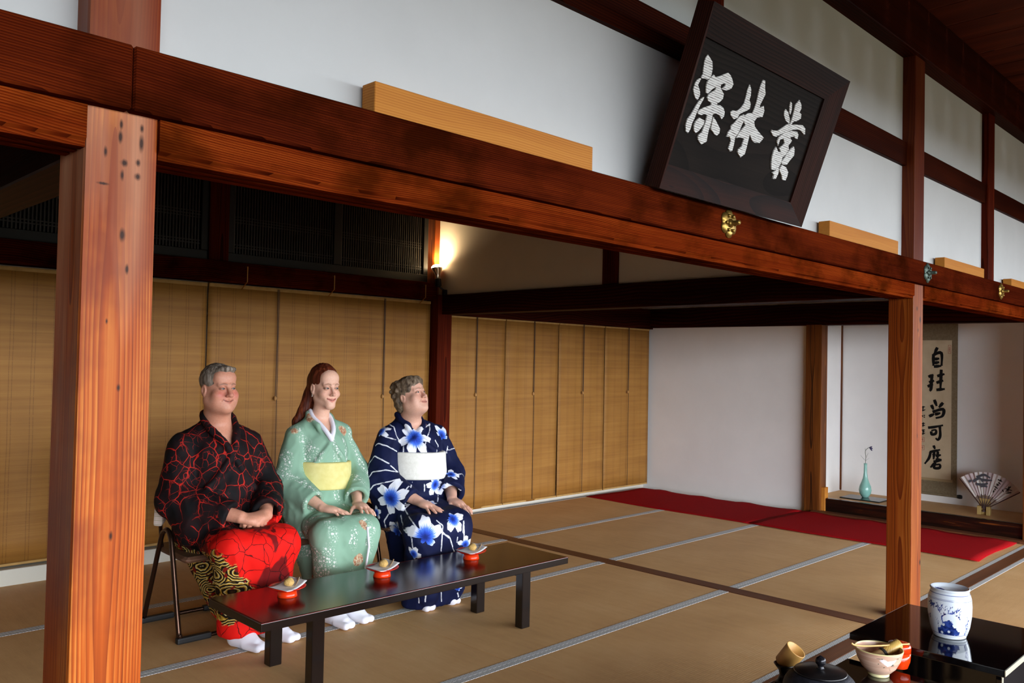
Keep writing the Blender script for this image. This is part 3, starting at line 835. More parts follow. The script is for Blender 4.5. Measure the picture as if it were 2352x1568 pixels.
# ---- folding chairs
k = NT('brown_steel_tube', .25, .5, .85); k.col('4a352a'); TUBE = k.m
k = NT('steel_tube', .18, .5, 1.0); k.col('8a7f78'); CHROME = k.m
SEAT_V = plain('brown_vinyl', '6a4a38', .45, .4, noise=.12)
RUBBER = plain('black_rubber', '0e0e10', .6)
def chair(x, y, lab):
    c = thing('folding_chair', lab, 'chair', (x, y, 0), group='folding chairs')
    w = .235
    for s in (-1, 1):
        bm = NB()
        pts = smooth_path([(s * w, -.21, .03), (s * w, -.165, .20), (s * w, -.10, .44), (s * w, -.075, .495), (s * w, -.04, .515), (s * w, 0, .500), (s * w, .03, .46), (s * w, .13, .22), (s * w, .21, .03)], 5)
        tube(bm, pts, .0125, 10)
        from_bm('side_frame', bm, TUBE, c, smooth=True)
        bm = NB()
        tube(bm, smooth_path([(s * .20, .10, .40), (s * .19, .15, .52), (s * .17, .18, .62), (s * .15, .185, .65)], 4), .010, 8)
        from_bm('back_upright', bm, TUBE, c, smooth=True)
    for yy, nm in ((-.215, 'front_floor_bar'), (.215, 'rear_floor_bar')):
        bm = NB(); tube(bm, smooth_path([(-w, yy, .045), (-w + .006, yy, .022), (-w + .03, yy, .0145), (0, yy, .0145), (w - .03, yy, .0145), (w - .006, yy, .022), (w, yy, .045)], 4), .0115, 10)
        o = from_bm(nm, bm, TUBE, c, smooth=True)
        for s in (-1, 1):
            bm = NB(); box(bm, s * (w - .07) - .085, s * (w - .07) + .085, yy - .017, yy + .017, 0, .030, .008, 2)
            from_bm('rubber_foot', bm, RUBBER, o)
    bm = NB()
    n = 10
    prism(bm, [(-.205, -.22), (.205, -.22), (.22, -.19), (.205, .17), (.18, .20), (-.18, .20), (-.205, .17), (-.22, -.19)], 'z', .375, .405, .012)
    from_bm('seat', bm, SEAT_V, c)
    bm = NB(); box(bm, -.165, .165, .17, .195, .56, .66, .010, 2)
    from_bm('backrest', bm, SEAT_V, c)

# ---- hanging scroll in the alcove
sc = thing('hanging_scroll', 'hanging scroll with black brush calligraphy on the alcove wall', 'scroll', (8.50, 2.83, .19))
SX, SY0, SZ0 = 8.50, 2.83, .19
k = NT('scroll_silk', .8, .2)
k.col(k.ramp(k.noise(k.coord(), 60, 5, .7), [(.3, '6f6149'), (.7, '857760')])); SILK = k.m
k = NT('scroll_paper', .85, .2)
k.col(k.ramp(k.noise(k.coord(), 9, 4), [(.3, 'b7a487'), (.7, 'c6b497')])); SPAPER = k.m
BAND_M = plain('scroll_band', 'a08a66', .8)
INK_M = plain('black_ink', '0d0b0b', .7, .2)
SEAL_M = plain('red_seal', 'a0584a', .8)
bm = NB(); box(bm, -.003, .003, 2.61 - SY0, 3.05 - SY0, 0.03, 1.70)
from_bm('silk_mount', bm, SILK, sc)
bm = NB(); box(bm, -.0045, -.002, 2.66 - SY0, 3.00 - SY0, .36 - SZ0, 1.665 - SZ0)
from_bm('writing_paper', bm, SPAPER, sc)
bm = NB(); box(bm, -.005, -.002, 2.645 - SY0, 3.015 - SY0, .335 - SZ0, .36 - SZ0)
from_bm('lower_band', bm, BAND_M, sc)
bm = NB(); M = Matrix.Translation((-.004, 0, .022)) @ Matrix.Rotation(PI / 2, 4, 'X')
lathe(bm, [(.012, -.235), (.012, .235)], 14, M=M)
p = from_bm('bottom_rod', bm, SILK, sc)
for s in (-1, 1):
    bm = NB(); M = Matrix.Translation((-.004, s * .247, .022)) @ Matrix.Rotation(PI / 2, 4, 'X')
    lathe(bm, [(.016, -.020), (.019, 0), (.016, .020)], 14, M=M)
    from_bm('rod_knob', bm, BLACK_IRON, p, smooth=True)
# one mesh per written character
groups = [(0, 6), (6, 14), (14, 20), (20, 23), (23, len(INK))]
for a, b in groups:
    bm = NB()
    for i in range(a, b):
        poly = ribbon_poly(INK[i], .030 if a < 20 else .026)
        n = len(poly) // 2
        L, R_ = poly[:n], poly[n:][::-1]
        lv = [bm.verts.new((-.0052 - .0002 * (i - a), q[0] - SY0, q[1] - SZ0)) for q in L]
        rv = [bm.verts.new((-.0052 - .0002 * (i - a), q[0] - SY0, q[1] - SZ0)) for q in R_]
        for j in range(n - 1):
            bm.faces.new((lv[j], lv[j + 1], rv[j + 1], rv[j]))
    o = from_bm('brush_character', bm, INK_M, sc)
    m = o.modifiers.new('thick', 'SOLIDIFY'); m.thickness = .0006; m.offset = 1
bm = NB()
for i, l in enumerate(INK_SMALL):
    poly = ribbon_poly(l, .011)
    n = len(poly) // 2
    L, R_ = poly[:n], poly[n:][::-1]
    lv = [bm.verts.new((-.0052 - .0001 * (i % 6), q[0] - SY0, q[1] - SZ0)) for q in L]
    rv = [bm.verts.new((-.0052 - .0001 * (i % 6), q[0] - SY0, q[1] - SZ0)) for q in R_]
    for j in range(n - 1):
        bm.faces.new((lv[j], lv[j + 1], rv[j + 1], rv[j]))
o = from_bm('signature', bm, INK_M, sc)
m = o.modifiers.new('thick', 'SOLIDIFY'); m.thickness = .0006; m.offset = 1
for (yy, zz, w, h) in ((2.914, .717, .022, .028), (2.914, .640, .022, .028), (2.680, 1.58, .016, .05)):
    bm = NB()
    for (a0, a1, c0, c1) in ((-w, w, h - .004, h), (-w, w, -h, -h + .004), (-w, -w + .004, -h, h), (w - .004, w, -h, h), (-w * .4, w * .5, -.003, .003), (-.003, .003, -h * .6, h * .6)):
        box(bm, -.0054, -.0045, yy - SY0 + a0 * .8, yy - SY0 + a1 * .8, zz - SZ0 + c0 * .8, zz - SZ0 + c1 * .8)
    from_bm('red_seal', bm, SEAL_M, sc)

# ---- celadon vase, flower and tray in the alcove
k = NT('celadon_glaze', .18, .5); k.col(k.ramp(k.noise(k.coord(), 12, 3), [(.3, '7fb3a8'), (.7, '92c4b8')])); CEL = k.m
bm = NB(); box(bm, -.135, .135, -.19, .19, 0, .010, .003)
tag(from_bm('lacquer_tray', bm, plain('dark_tray', '101314', .2, .5), loc=(8.135, 3.31, .135)), 'flat dark tray under the celadon vase', 'tray')
bm = NB()
lathe(bm, [(.024, 0), (.030, .002), (.050, .035), (.058, .068), (.052, .105), (.036, .145), (.022, .185), (.0155, .23), (.014, .30), (.0155, .325), (.0125, .325), (.011, .30), (.012, .2)], 36)
o = from_bm('vase', bm, CEL, loc=(8.178, 3.325, .1455), smooth=True)
tag(o, 'slender celadon vase on the dark tray in the alcove', 'vase')
fl = thing('flower_sprig', 'single dark purple flower on a leafy stem in the celadon vase', 'flower', (8.178, 3.325, .44))
bm = NB(); tube(bm, smooth_path([(0, 0, -.12), (0, 0, .02), (-.002, -.004, .09), (0, .002, .15), (0, -.03, .185)], 5), .0022, 6)
from_bm('stem', bm, plain('stem_green', '3c4a30', .6), fl)
for (p0, p1, w) in (((0, 0, .055), (0, .050, .105), .010), ((0, 0, .055), (0, -.035, .085), .012), ((0, -.005, .085), (0, -.026, .135), .011), ((0, 0, .145), (0, .006, .18), .007)):
    a, b = Vector(p0), Vector(p1)
    d = b - a
    nrm = Vector((-d.z * .0 - .3, -d.z, d.y)).normalized()
    bm = NB()
    vs = [bm.verts.new(q) for q in (a, a + d * .35 + nrm * w * .5 + Vector((-.003, 0, 0)), b, a + d * .35 - nrm * w * .5 + Vector((-.003, 0, 0)))]
    bm.faces.new(vs)
    o = from_bm('leaf', bm, plain('leaf_green', '43523c', .6), fl)
    m = o.modifiers.new('thick', 'SOLIDIFY'); m.thickness = .001
bm = NB()
for i in range(6):
    a = 2 * PI * i / 6
    v = [bm.verts.new(q) for q in ((0, -.032, .186), (.016 * math.cos(a - .5), -.052, .178 + .020 * math.sin(a - .5)), (.024 * math.cos(a), -.060, .176 + .024 * math.sin(a)), (.016 * math.cos(a + .5), -.052, .178 + .020 * math.sin(a + .5)))]
    bm.faces.new(v)
o = from_bm('blossom', bm, plain('purple_petal', '2e2350', .6), fl)
m = o.modifiers.new('thick', 'SOLIDIFY'); m.thickness = .0015

# ---- open folding fan on a small stand
fn = thing('folding_fan', 'open folding fan with ink painting, standing at the right of the alcove', 'fan', (8.12, 2.272, .178))
fn.rotation_euler = (0, math.radians(8), 0)
FPAPER = plain('fan_paper', 'd8d2ce', .8, .2)
FPAPER2 = plain('fan_paper_fold', 'c4b4b4', .8, .2)
RIB = plain('fan_rib', '3c1810', .4)
NF, A0, A1 = 14, math.radians(40), math.radians(-56)
bm = NB()
R0, R1 = .125, .325
prev = None
for i in range(NF * 2 + 1):
    a = A0 + (A1 - A0) * i / (NF * 2)
    xx = -.006 if i % 2 else .006
    p0 = bm.verts.new((xx, R0 * math.sin(a), R0 * math.cos(a)))
    p1 = bm.verts.new((xx * 1.6, R1 * math.sin(a), R1 * math.cos(a)))
    if prev:
        f = bm.faces.new((prev[0], prev[1], p1, p0)); f.material_index = 1 if (i // 4) % 2 else 0
    prev = (p0, p1)
me_fan = from_bm('fan_leaf', bm, [FPAPER, FPAPER2], fn)
m = me_fan.modifiers.new('thick', 'SOLIDIFY'); m.thickness = .001
for i in (0, 4, 8, 12, 16, 20, 24, 28):
    a = A0 + (A1 - A0) * i / (NF * 2)
    rr = R1 if i in (0, 28) else R0 + .01
    bm = NB(); tube(bm, [(.002, -.02 * math.sin(a), -.02 * math.cos(a)), (.002, rr * math.sin(a), rr * math.cos(a))], .004, 6)
    from_bm('rib', bm, RIB, fn)
def fan_ribbon(lines, w):
    bm = NB()
    for j, l in enumerate(lines):
        pl = [((r * math.sin(math.radians(a))), (r * math.cos(math.radians(a)))) for (a, r) in l]
        poly = ribbon_poly(pl, w)
        n = len(poly) // 2
        L, R_ = poly[:n], poly[n:][::-1]
        lv = [bm.verts.new((-.0125 - .0002 * j, q[0], q[1])) for q in L]; rv = [bm.verts.new((-.0125 - .0002 * j, q[0], q[1])) for q in R_]
        for q in range(n - 1):
            bm.faces.new((lv[q], lv[q + 1], rv[q + 1], rv[q]))
    return bm
GREYINK = plain('grey_ink', '4a4a52', .8)
o = from_bm('ink_painting', fan_ribbon([[(22, .25), (10, .27), (4, .24)], [(14, .28), (2, .30), (-8, .28)], [(18, .225), (6, .215), (-6, .23)], [(8, .26), (-2, .255), (-12, .265)], [(10, .20), (2, .205), (-6, .20)], [(30, .26), (24, .265)]], .022), GREYINK, fn)
m = o.modifiers.new('thick', 'SOLIDIFY'); m.thickness = .0005
o = from_bm('fan_writing', fan_ribbon([[(-40, .29), (-46, .25)], [(-38, .255), (-48, .285)], [(-42, .30), (-43, .24)], [(-36, .235), (-41, .225)], [(-50, .27), (-46, .232)],
                                       [(-24, .30), (-26, .285)], [(-20, .29), (-28, .288)], [(-23, .27), (-28, .262)], [(-21, .25), (-27, .248)], [(-24, .255), (-24, .235)], [(-20, .225), (-28, .218)], [(-22, .205), (-26, .20)], [(-23, .19), (-24, .17)]], .009), INK_M, fn)
m = o.modifiers.new('thick', 'SOLIDIFY'); m.thickness = .0005
st = thing('fan_stand', 'small pale bamboo stand holding the folding fan', 'stand', (8.12, 2.272, .134))
BAM = plain('pale_bamboo', 'b4985c', .5, noise=.15)
for s in (-1, 1):
    bm = NB(); box(bm, -.02, .02, s * .036 - .016, s * .036 + .016, 0, .075, .003)
    from_bm('stand_block', bm, BAM, st)
bm = NB(); box(bm, .012, .03, -.045, .045, 0, .14, .003)
from_bm('stand_back', bm, BAM, st)

# ---- tea utensils in the right foreground
LACQ2 = plain('mirror_black_lacquer', '070506', .06, .55)
EDGE_PALE = plain('pale_edge', 'a39c86', .5)
sb = thing('lacquer_stand', 'black lacquered stand carrying the porcelain jar', 'stand', (3.245, 1.014, 0))
bm = NB(); box(bm, -.2725, .2725, -.2445, .2445, .426, .450, .003, 2)
from_bm('top_board', bm, LACQ2, sb)
bm = NB(); box(bm, -.17, .255, -.215, .225, 0, .426, .002)
from_bm('step_box', bm, LACQ2, sb)
bm = NB(); box(bm, -.257, .255, -.232, -.215, 0, .426, .002)
from_bm('end_panel', bm, LACQ2, sb)
bm = NB(); box(bm, -.2725, .2725, -.2470, -.2440, .430, .448, .0005)
from_bm('pale_end_edge', bm, EDGE_PALE, sb)
bm = NB(); box(bm, -.259, -.247, -.2345, -.2315, .0, .424, .0005)
from_bm('pale_corner_edge', bm, EDGE_PALE, sb)
lt = thing('lacquer_table', 'low black lacquered table under the tea bowl and red caddy', 'table', (2.70, .935, 0))
bm = NB(); box(bm, -.20, .170, -.33, .285, .372, .395, .003, 2)
from_bm('table_top', bm, LACQ2, lt)
for sx in (-1, 1):
    for sy in (-1, 1):
        bm = NB(); box(bm, -.018 + sx * .15 - .02, -.018 + sx * .15 + .02, -.02 + sy * .26 - .02, -.02 + sy * .26 + .02, 0, .372, .003)
        from_bm('leg', bm, LACQ2, lt)
kb = thing('kettle_table', 'black lacquered board under the iron kettle at the bottom edge', 'table', (2.30, 1.0, 0))
bm = NB(); box(bm, -.30, .195, -.36, .296, .372, .393, .003, 2)
from_bm('table_top', bm, LACQ2, kb)
for sx in (-1, 1):
    for sy in (-1, 1):
        bm = NB(); box(bm, -.05 + sx * .21 - .02, -.05 + sx * .21 + .02, -.03 + sy * .29 - .02, -.03 + sy * .29 + .02, 0, .372, .003)
        from_bm('leg', bm, LACQ2, kb)

# porcelain jar, painted in blue
JR = [(.052, 0), (.056, .003), (.057, .008), (.0595, .012), (.068, .040), (.0745, .085), (.0755, .120), (.0735, .150), (.068, .168), (.066, .170), (.0655, .178), (.068, .181), (.068, .185), (.065, .187), (.058, .184), (.045, .176), (.02, .172)]
k = NT('blue_white_porcelain', .09, .6)
co = k.coord(); x, y, z = k.sep(co)
# blue bands
def band(z0, w):
    return k.math('LESS_THAN', k.math('ABSOLUTE', k.sub(z, z0)), w)
bnd = k.math('MAXIMUM', k.math('MAXIMUM', band(.1475, .0011), band(.1515, .0008)), k.math('MAXIMUM', band(.168, .0012), band(.0175, .0012)))
bl = k.attr('jar_rock'); ln = k.attr('jar_line')
nz = k.noise(co, 130, 3)
rock = k.step(k.add(bl, k.mul(k.sub(nz, .5), .012)), .001, -.001)
hole = k.step(k.voro(k.map(co, (1, 1, .8)), 55.0), .30, .24)
rock2 = k.mul(rock, k.math('SUBTRACT', 1.0, k.mul(hole, .85)))
lnm = k.step(k.add(ln, k.mul(k.sub(nz, .5), .0026)), .0006, -.0004)
sh = k.noise(co, 60, 3)
blue = k.ramp(sh, [(.35, '0e1a50'), (.65, '30468e')])
c = k.mix(rock2, 'd3dbe4', blue)
c = k.mix(lnm, c, k.ramp(sh, [(.35, '14225e'), (.65, '3c509c')]))
c = k.mix(k.mul(bnd, .8), c, '47538c')
k.col(c); PORC = k.m
jar = thing('porcelain_jar', 'blue and white porcelain water jar on the black stand', 'jar', (3.213, 1.006, .450))
jar.scale = (.935, .935, .905)
bm = NB(); 
prof = []
for (r0, z0), (r1, z1) in zip(JR[:-1], JR[1:]):
    for q in range(6):
        t_ = q / 6
        prof.append((r0 + (r1 - r0) * t_, z0 + (z1 - z0) * t_))
prof.append(JR[-1])
lathe(bm, prof, 160)
jo = from_bm('jar_body', bm, PORC, jar, smooth=True)
# the painting: distances on the unrolled wall (u = angle * radius, v = height); theta 0 faces the seated host's side
def seg_dist(P, a, b):
    a, b = np.array(a, float), np.array(b, float)
    d = b - a
    t_ = np.clip(((P - a) @ d) / max(1e-12, d @ d), 0, 1)
    return np.linalg.norm(P - (a + t_[:, None] * d), axis=1)
def poly_sd(P, poly):
    poly = np.array(poly, float)
    n = len(poly)
    d = np.full(len(P), 9.0)
    inside = np.zeros(len(P), bool)
    for i in range(n):
        a, b = poly[i], poly[(i + 1) % n]
        d = np.minimum(d, seg_dist(P, a, b))
        c1 = (a[1] <= P[:, 1]) != (b[1] <= P[:, 1])
        with np.errstate(divide='ignore', invalid='ignore'):
            xi = a[0] + (P[:, 1] - a[1]) / (b[1] - a[1] + 1e-12) * (b[0] - a[0])
        inside ^= c1 & (P[:, 0] < xi)
    return np.where(inside, -d, d)
def set_attr(me, name, vals):
    a = me.attributes.new(name, 'FLOAT', 'POINT')
    a.data.foreach_set('value', np.asarray(vals, np.float32))
def verts_np(me):
    v = np.empty(len(me.vertices) * 3, np.float32)
    me.vertices.foreach_get('co', v)
    return v.reshape(-1, 3).astype(float)
V = verts_np(jo.data)
th0 = math.atan2(-1.006, -3.213) + .06
th = np.arctan2(V[:, 1], V[:, 0]) - th0
th = (th + PI) % (2 * PI) - PI
UV = np.stack([th * .072, V[:, 2]], 1)
rockp = [(-.048, .018), (-.050, .040), (-.036, .046), (-.030, .062), (-.018, .072), (-.006, .078), (.006, .066), (.008, .050), (.020, .046), (.024, .036), (.034, .034), (.032, .018)]
wall = np.where((V[:, 2] < .165) & (V[:, 2] > .012), 0, 1)
rsd = poly_sd(UV, rockp) + wall
ll = np.full(len(V), 9.0)
def stroke(pts, w):
    global ll
    P_ = [tuple(p)[:2] for p in smooth_path([(p[0], p[1], 0) for p in pts], 4)]
    for a, b in zip(P_[:-1], P_[1:]):
        ll = np.minimum(ll, seg_dist(UV, a, b) - w)
stroke([(-.026, .06), (-.030, .078), (-.028, .090), (-.012, .100), (.010, .100), (.026, .090), (.030, .080)], .0020)
stroke([(-.028, .09), (-.040, .108), (-.046, .128)], .0016)
stroke([(-.038, .105), (-.028, .122), (-.030, .132)], .001)
stroke([(-.012, .10), (-.004, .116), (.0, .126)], .001)
stroke([(.010, .10), (.020, .112), (.030, .118)], .001)
stroke([(-.042, .035), (-.046, .06), (-.052, .075)], .0012)
stroke([(-.046, .055), (-.038, .068)], .0009)
rj = random.Random(3)
for (u, v) in [(-.046, .13), (-.036, .124), (-.030, .134), (-.02, .118), (-.026, .108), (-.008, .118), (.001, .128), (.008, .112), (.016, .118), (.024, .108), (.031, .119), (.026, .124), (-.014, .126), (-.04, .112), (.03, .098), (-.05, .076), (-.038, .07), (.004, .106), (-.02, .1)]:
    d = np.linalg.norm(UV - np.array((u, v)), axis=1)
    ll = np.minimum(ll, np.abs(d - .0042) - .0008)
for base, ang in (((-.066, .128), 200), ((-.066, .128), 240), ((-.066, .128), 290), ((-.066, .128), 330), ((-.066, .128), 20), ((-.075, .138), 260), ((-.075, .138), 310), ((-.075, .138), 220), ((-.080, .085), 210), ((-.080, .085), 260)):
    a = math.radians(ang)
    stroke([base, (base[0] + .012 * math.cos(a), base[1] + .012 * math.sin(a)), (base[0] + .02 * math.cos(a), base[1] + .018 * math.sin(a))], .0018)
for (u, h) in ((.058, .05), (.064, .075), (.070, .045), (.062, .035), (.076, .06)):
    stroke([(u, .018), (u + .002, .018 + h * .6), (u - .006, .018 + h), (u - .012, .018 + h * .92)], .0012)
stroke([(-.11, .02), (-.115, .08), (-.10, .13)], .002); stroke([(.12, .02), (.125, .07), (.11, .12)], .002)
inner = V[:, 2] > .1715
rin = np.linalg.norm(V[:, :2] - np.array((-.012, .03)), axis=1)
rsd2 = np.where(inner & (np.linalg.norm(V[:, :2], axis=1) < .056), rin - .020, 1.0)
set_attr(jo.data, 'jar_rock', np.minimum(rsd, rsd2))
set_attr(jo.data, 'jar_line', np.where(wall == 0, ll, 1))

# tea bowl with its utensils
k = NT('tea_bowl_glaze', .25, .5)
co = k.coord(); x, y, z = k.sep(co)
b1 = k.noise(k.comb(k.mul(x, 4), k.mul(y, 4), k.mul(z, 150)), 1.0, 3)
c = k.ramp(b1, [(.35, 'c89a82'), (.65, 'dcb8a2')])
cr = k.attr('crane'); pn = k.attr('pine')
nz = k.noise(co, 160, 3)
c = k.mix(k.step(k.add(cr, k.mul(k.sub(nz, .5), .004)), .0008, -.0008), c, 'e6dcdc')
c = k.mix(k.step(k.add(pn, k.mul(k.sub(nz, .5), .004)), .0006, -.0006), c, '5a5a4c')
c = k.mix(k.math('GREATER_THAN', z, .0835), c, 'dccd92')
c = k.mix(k.math('LESS_THAN', z, .0105), c, 'e0d6a4')
k.col(c); BOWL_M = k.m
tb = thing('tea_bowl', 'pinkish tea bowl painted with a white crane, on the black table', 'bowl', (2.79, 1.085, .395))
BP = [(.030, 0), (.032, .002), (.032, .010), (.036, .012), (.052, .028), (.066, .055), (.0735, .084), (.0735, .0865), (.071, .087), (.0695, .082), (.062, .054), (.048, .028), (.03, .018), (.01, .016)]
prof = []
for (r0, z0), (r1, z1) in zip(BP[:-1], BP[1:]):
    for q in range(5):
        prof.append((r0 + (r1 - r0) * q / 5, z0 + (z1 - z0) * q / 5))
prof.append(BP[-1])
bm = NB(); lathe(bm, prof, 120)
bo = from_bm('bowl_body', bm, BOWL_M, tb, smooth=True)
V = verts_np(bo.data)
th0 = math.atan2(-1.085, -2.79) + .40
th = (np.arctan2(V[:, 1], V[:, 0]) - th0 + PI) % (2 * PI) - PI
UV = np.stack([th * .062, V[:, 2]], 1)
rad = np.linalg.norm(V[:, :2], axis=1)
outer = (np.arange(len(V)) // 120) < 31
crane = poly_sd(UV, [(-.026, .070), (-.012, .072), (.000, .066), (.016, .068), (.030, .072), (.022, .060), (.012, .052), (.002, .046), (-.010, .056), (-.018, .062)])
pine = np.full(len(V), 9.0)
for a, b in (((-.03, .072), (-.014, .073)), ((.018, .069), (.034, .073)), ((.014, .052), (.024, .046)), ((.014, .050), (.020, .058)), ((.012, .048), (.026, .052)), ((.004, .046), (.018, .030)), ((-.030, .052), (-.024, .055)), ((-.022, .046), (-.014, .048)), ((-.012, .042), (-.006, .045))):
    pine = np.minimum(pine, seg_dist(UV, a, b) - .0014)
set_attr(bo.data, 'crane', np.where(outer, crane, 1)); set_attr(bo.data, 'pine', np.where(outer, pine, 1))
BAMB = wood('split_bamboo', '8a6428', 'b08c44', 'c8a860', 'z', .006, (.02, .02), .005, .4)
BAMB2 = plain('whisk_tines', 'a8875a', .6, noise=.2)
wh = thing('tea_whisk', 'bamboo tea whisk lying in the tea bowl, handle out', 'whisk', (2.79, 1.085, .395))
wa, wb = Vector((-.035, .02, .042)), Vector((.072, -.036, .092))
ax = (wb - wa).normalized(); Mw = Matrix.Translation(wa) @ ax.to_track_quat('Z', 'Y').to_matrix().to_4x4()
LW = (wb - wa).length
bm = NB(); lathe(bm, [(.006, .0), (.016, .008), (.0195, .035), (.0165, .062), (.0165, .064)], 28, M=Mw)
from_bm('tines', bm, BAMB2, wh, smooth=True)
bm = NB(); lathe(bm, [(.017, .060), (.0172, .065), (.0172, LW - .002), (.0165, LW), (.0145, LW), (.0135, LW - .02)], 28, M=Mw)
from_bm('handle', bm, BAMB, wh, smooth=True)
bm = NB(); lathe(bm, [(.0175, .058), (.0186, .0605), (.0186, .066), (.0175, .0685)], 28, M=Mw)
from_bm('thread', bm, plain('black_thread', '14100c', .7), wh, smooth=True)
bm = NB(); tube(bm, smooth_path([(-.088, .052, .108), (-.075, .045, .100), (-.03, .02, .0935), (.05, -.028, .0915), (.10, -.058, .091)], 6), .003, 8, radii=None)
sp = from_bm('tea_scoop', bm, plain('scoop_bamboo', 'c29a5c', .45), None, (2.79, 1.085, .395), smooth=True)
tag(sp, 'thin bamboo tea scoop resting across the tea bowl rim', 'scoop')
bm = NB(); bmesh.ops.create_icosphere(bm, subdivisions=3, radius=1)
for v in bm.verts:
    q = 1 + .14 * math.sin(v.co.x * 6 + 1) * math.cos(v.co.y * 5)
    v.co = Vector((v.co.x * .017 * q, v.co.y * .020 * q, v.co.z * .012 * q))
tag(from_bm('linen_cloth', bm, PAPER, None, (2.79 - .040, 1.085 - .012, .395 + .056), smooth=True), 'folded white linen cloth inside the tea bowl', 'cloth')
cd = thing('tea_caddy', 'round red-orange lacquer tea caddy behind the tea bowl', 'caddy', (2.912, 1.066, .395))
bm = NB(); lathe(bm, [(.024, 0), (.027, .002), (.034, .024), (.0355, .052)], 40)
from_bm('body', bm, plain('caddy_lacquer', 'd83a0c', .15, .5), cd, smooth=True)
bm = NB(); lathe(bm, [(.036, .0525), (.036, .072), (.033, .079), (.022, .0825), (.01, .083)], 40)
k = NT('caddy_lid_lacquer', .15, .5); k.col(k.mix(k.step(k.noise(k.coord(), 45, 4, .6), .5, .58), 'c8330c', '5c2410'))
from_bm('lid', bm, k.m, cd, smooth=True)

# iron kettle on its brazier
k = NT('cast_iron', .58, .3); k.col(k.ramp(k.noise(k.coord(), 70, 4), [(.3, '111218'), (.7, '20212a')])); k.bump(k.noise(k.coord(), 220, 3), .4, .002); IRON = k.m
kt = thing('iron_kettle', 'dark cast iron tea kettle with lid and knob, bottom edge', 'kettle', (2.40, 1.10, .393))
bm = NB()
pr = [(.075, .0), (.095, .012), (.104, .040), (.1045, .055), (.101, .070), (.094, .083), (.082, .095), (.075, .100)]
pp = []
for i in range(len(pr) - 1):
    for q in range(5):
        t_ = q / 5
        pp.append((pr[i][0] + (pr[i + 1][0] - pr[i][0]) * t_ + (.0006 if (q % 2) else 0), pr[i][1] + (pr[i + 1][1] - pr[i][1]) * t_))
pp.append(pr[-1])
lathe(bm, pp, 72)
from_bm('kettle_body', bm, IRON, kt, smooth=True)
bm = NB(); lathe(bm, [(.074, .100), (.0745, .104), (.072, .107), (.066, .1065), (.062, .109), (.02, .113), (.012, .113)], 64)
l = from_bm('lid', bm, plain('iron_lid', '141214', .32, .5, .3), kt, smooth=True)
bm = NB(); lathe(bm, [(.013, .112), (.0085, .116), (.008, .121), (.0135, .127), (.0155, .135), (.013, .143), (.006, .147), (.0015, .150)], 28)
from_bm('knob', bm, plain('iron_knob', '1c1b20', .25, .5, .5), l, smooth=True)

# ladle stand and bamboo ladle behind the kettle
ls = thing('ladle_stand', 'dark flared bronze ladle stand behind the kettle', 'stand', (2.50, 1.262, .393))
bm = NB(); lathe(bm, [(.026, 0), (.028, .004), (.020, .012), (.015, .025), (.018, .040), (.027, .052), (.033, .060), (.030, .060), (.014, .040)], 32)
from_bm('stand_body', bm, plain('dark_bronze', '15100c', .3, .5, .6), ls, smooth=True)
ldl = thing('bamboo_ladle', 'bamboo water ladle standing in the bronze stand, cup tilted up', 'ladle', (2.50, 1.262, .393))
cx = Vector((.012, -.012, .082))
axl = Vector((.07, -.56, .78)).normalized(); Ml = Matrix.Translation(cx) @ axl.to_track_quat('Z', 'Y').to_matrix().to_4x4()
bm = NB(); lathe(bm, [(.026, -.036), (.030, -.032), (.032, .030), (.0318, .032), (.0285, .032), (.0275, -.026), (.01, -.027)], 36, M=Ml)
from_bm('cup', bm, plain('ladle_bamboo', 'b88a48', .5, noise=.12, nscale=30), ldl, smooth=True)
bm = NB(); tube(bm, [(-.002, .002, .02), (-.004, .006, .055)], .005, 8)
from_bm('handle', bm, BAMB, ldl, smooth=True)

def place_set():
    plate_set(1.945, 3.30, .3335, .5, 'in front of the man in black and red')
    plate_set(2.46, 3.31, .3335, .35, 'in front of the woman in pale green')
    plate_set(3.03, 3.30, .3335, .25, 'in front of the woman in navy and white')
    chair(2.0, 4.18, 'brown folding chair under the man in black and red')
    chair(2.59, 4.18, 'brown folding chair under the woman in pale green')
    chair(3.20, 4.18, 'brown folding chair under the woman in navy and white')
# ================================================================== PEOPLE
# A small distance-field modeller: smooth unions of tapered capsules and ellipsoids, turned into one continuous skin.
def axis_pts(lo, hi, coarse, fine):
    # fine: list of (a, b, step); coarse step elsewhere
    out = [lo]
    while out[-1] < hi:
        x = out[-1]
        st = coarse
        for a, b, s in fine:
            if a - 1e-6 <= x < b:
                st = min(st, s)
            elif x < a < x + st:
                st = max(s, a - x)
        out.append(x + st)
    return np.array(out, np.float32)

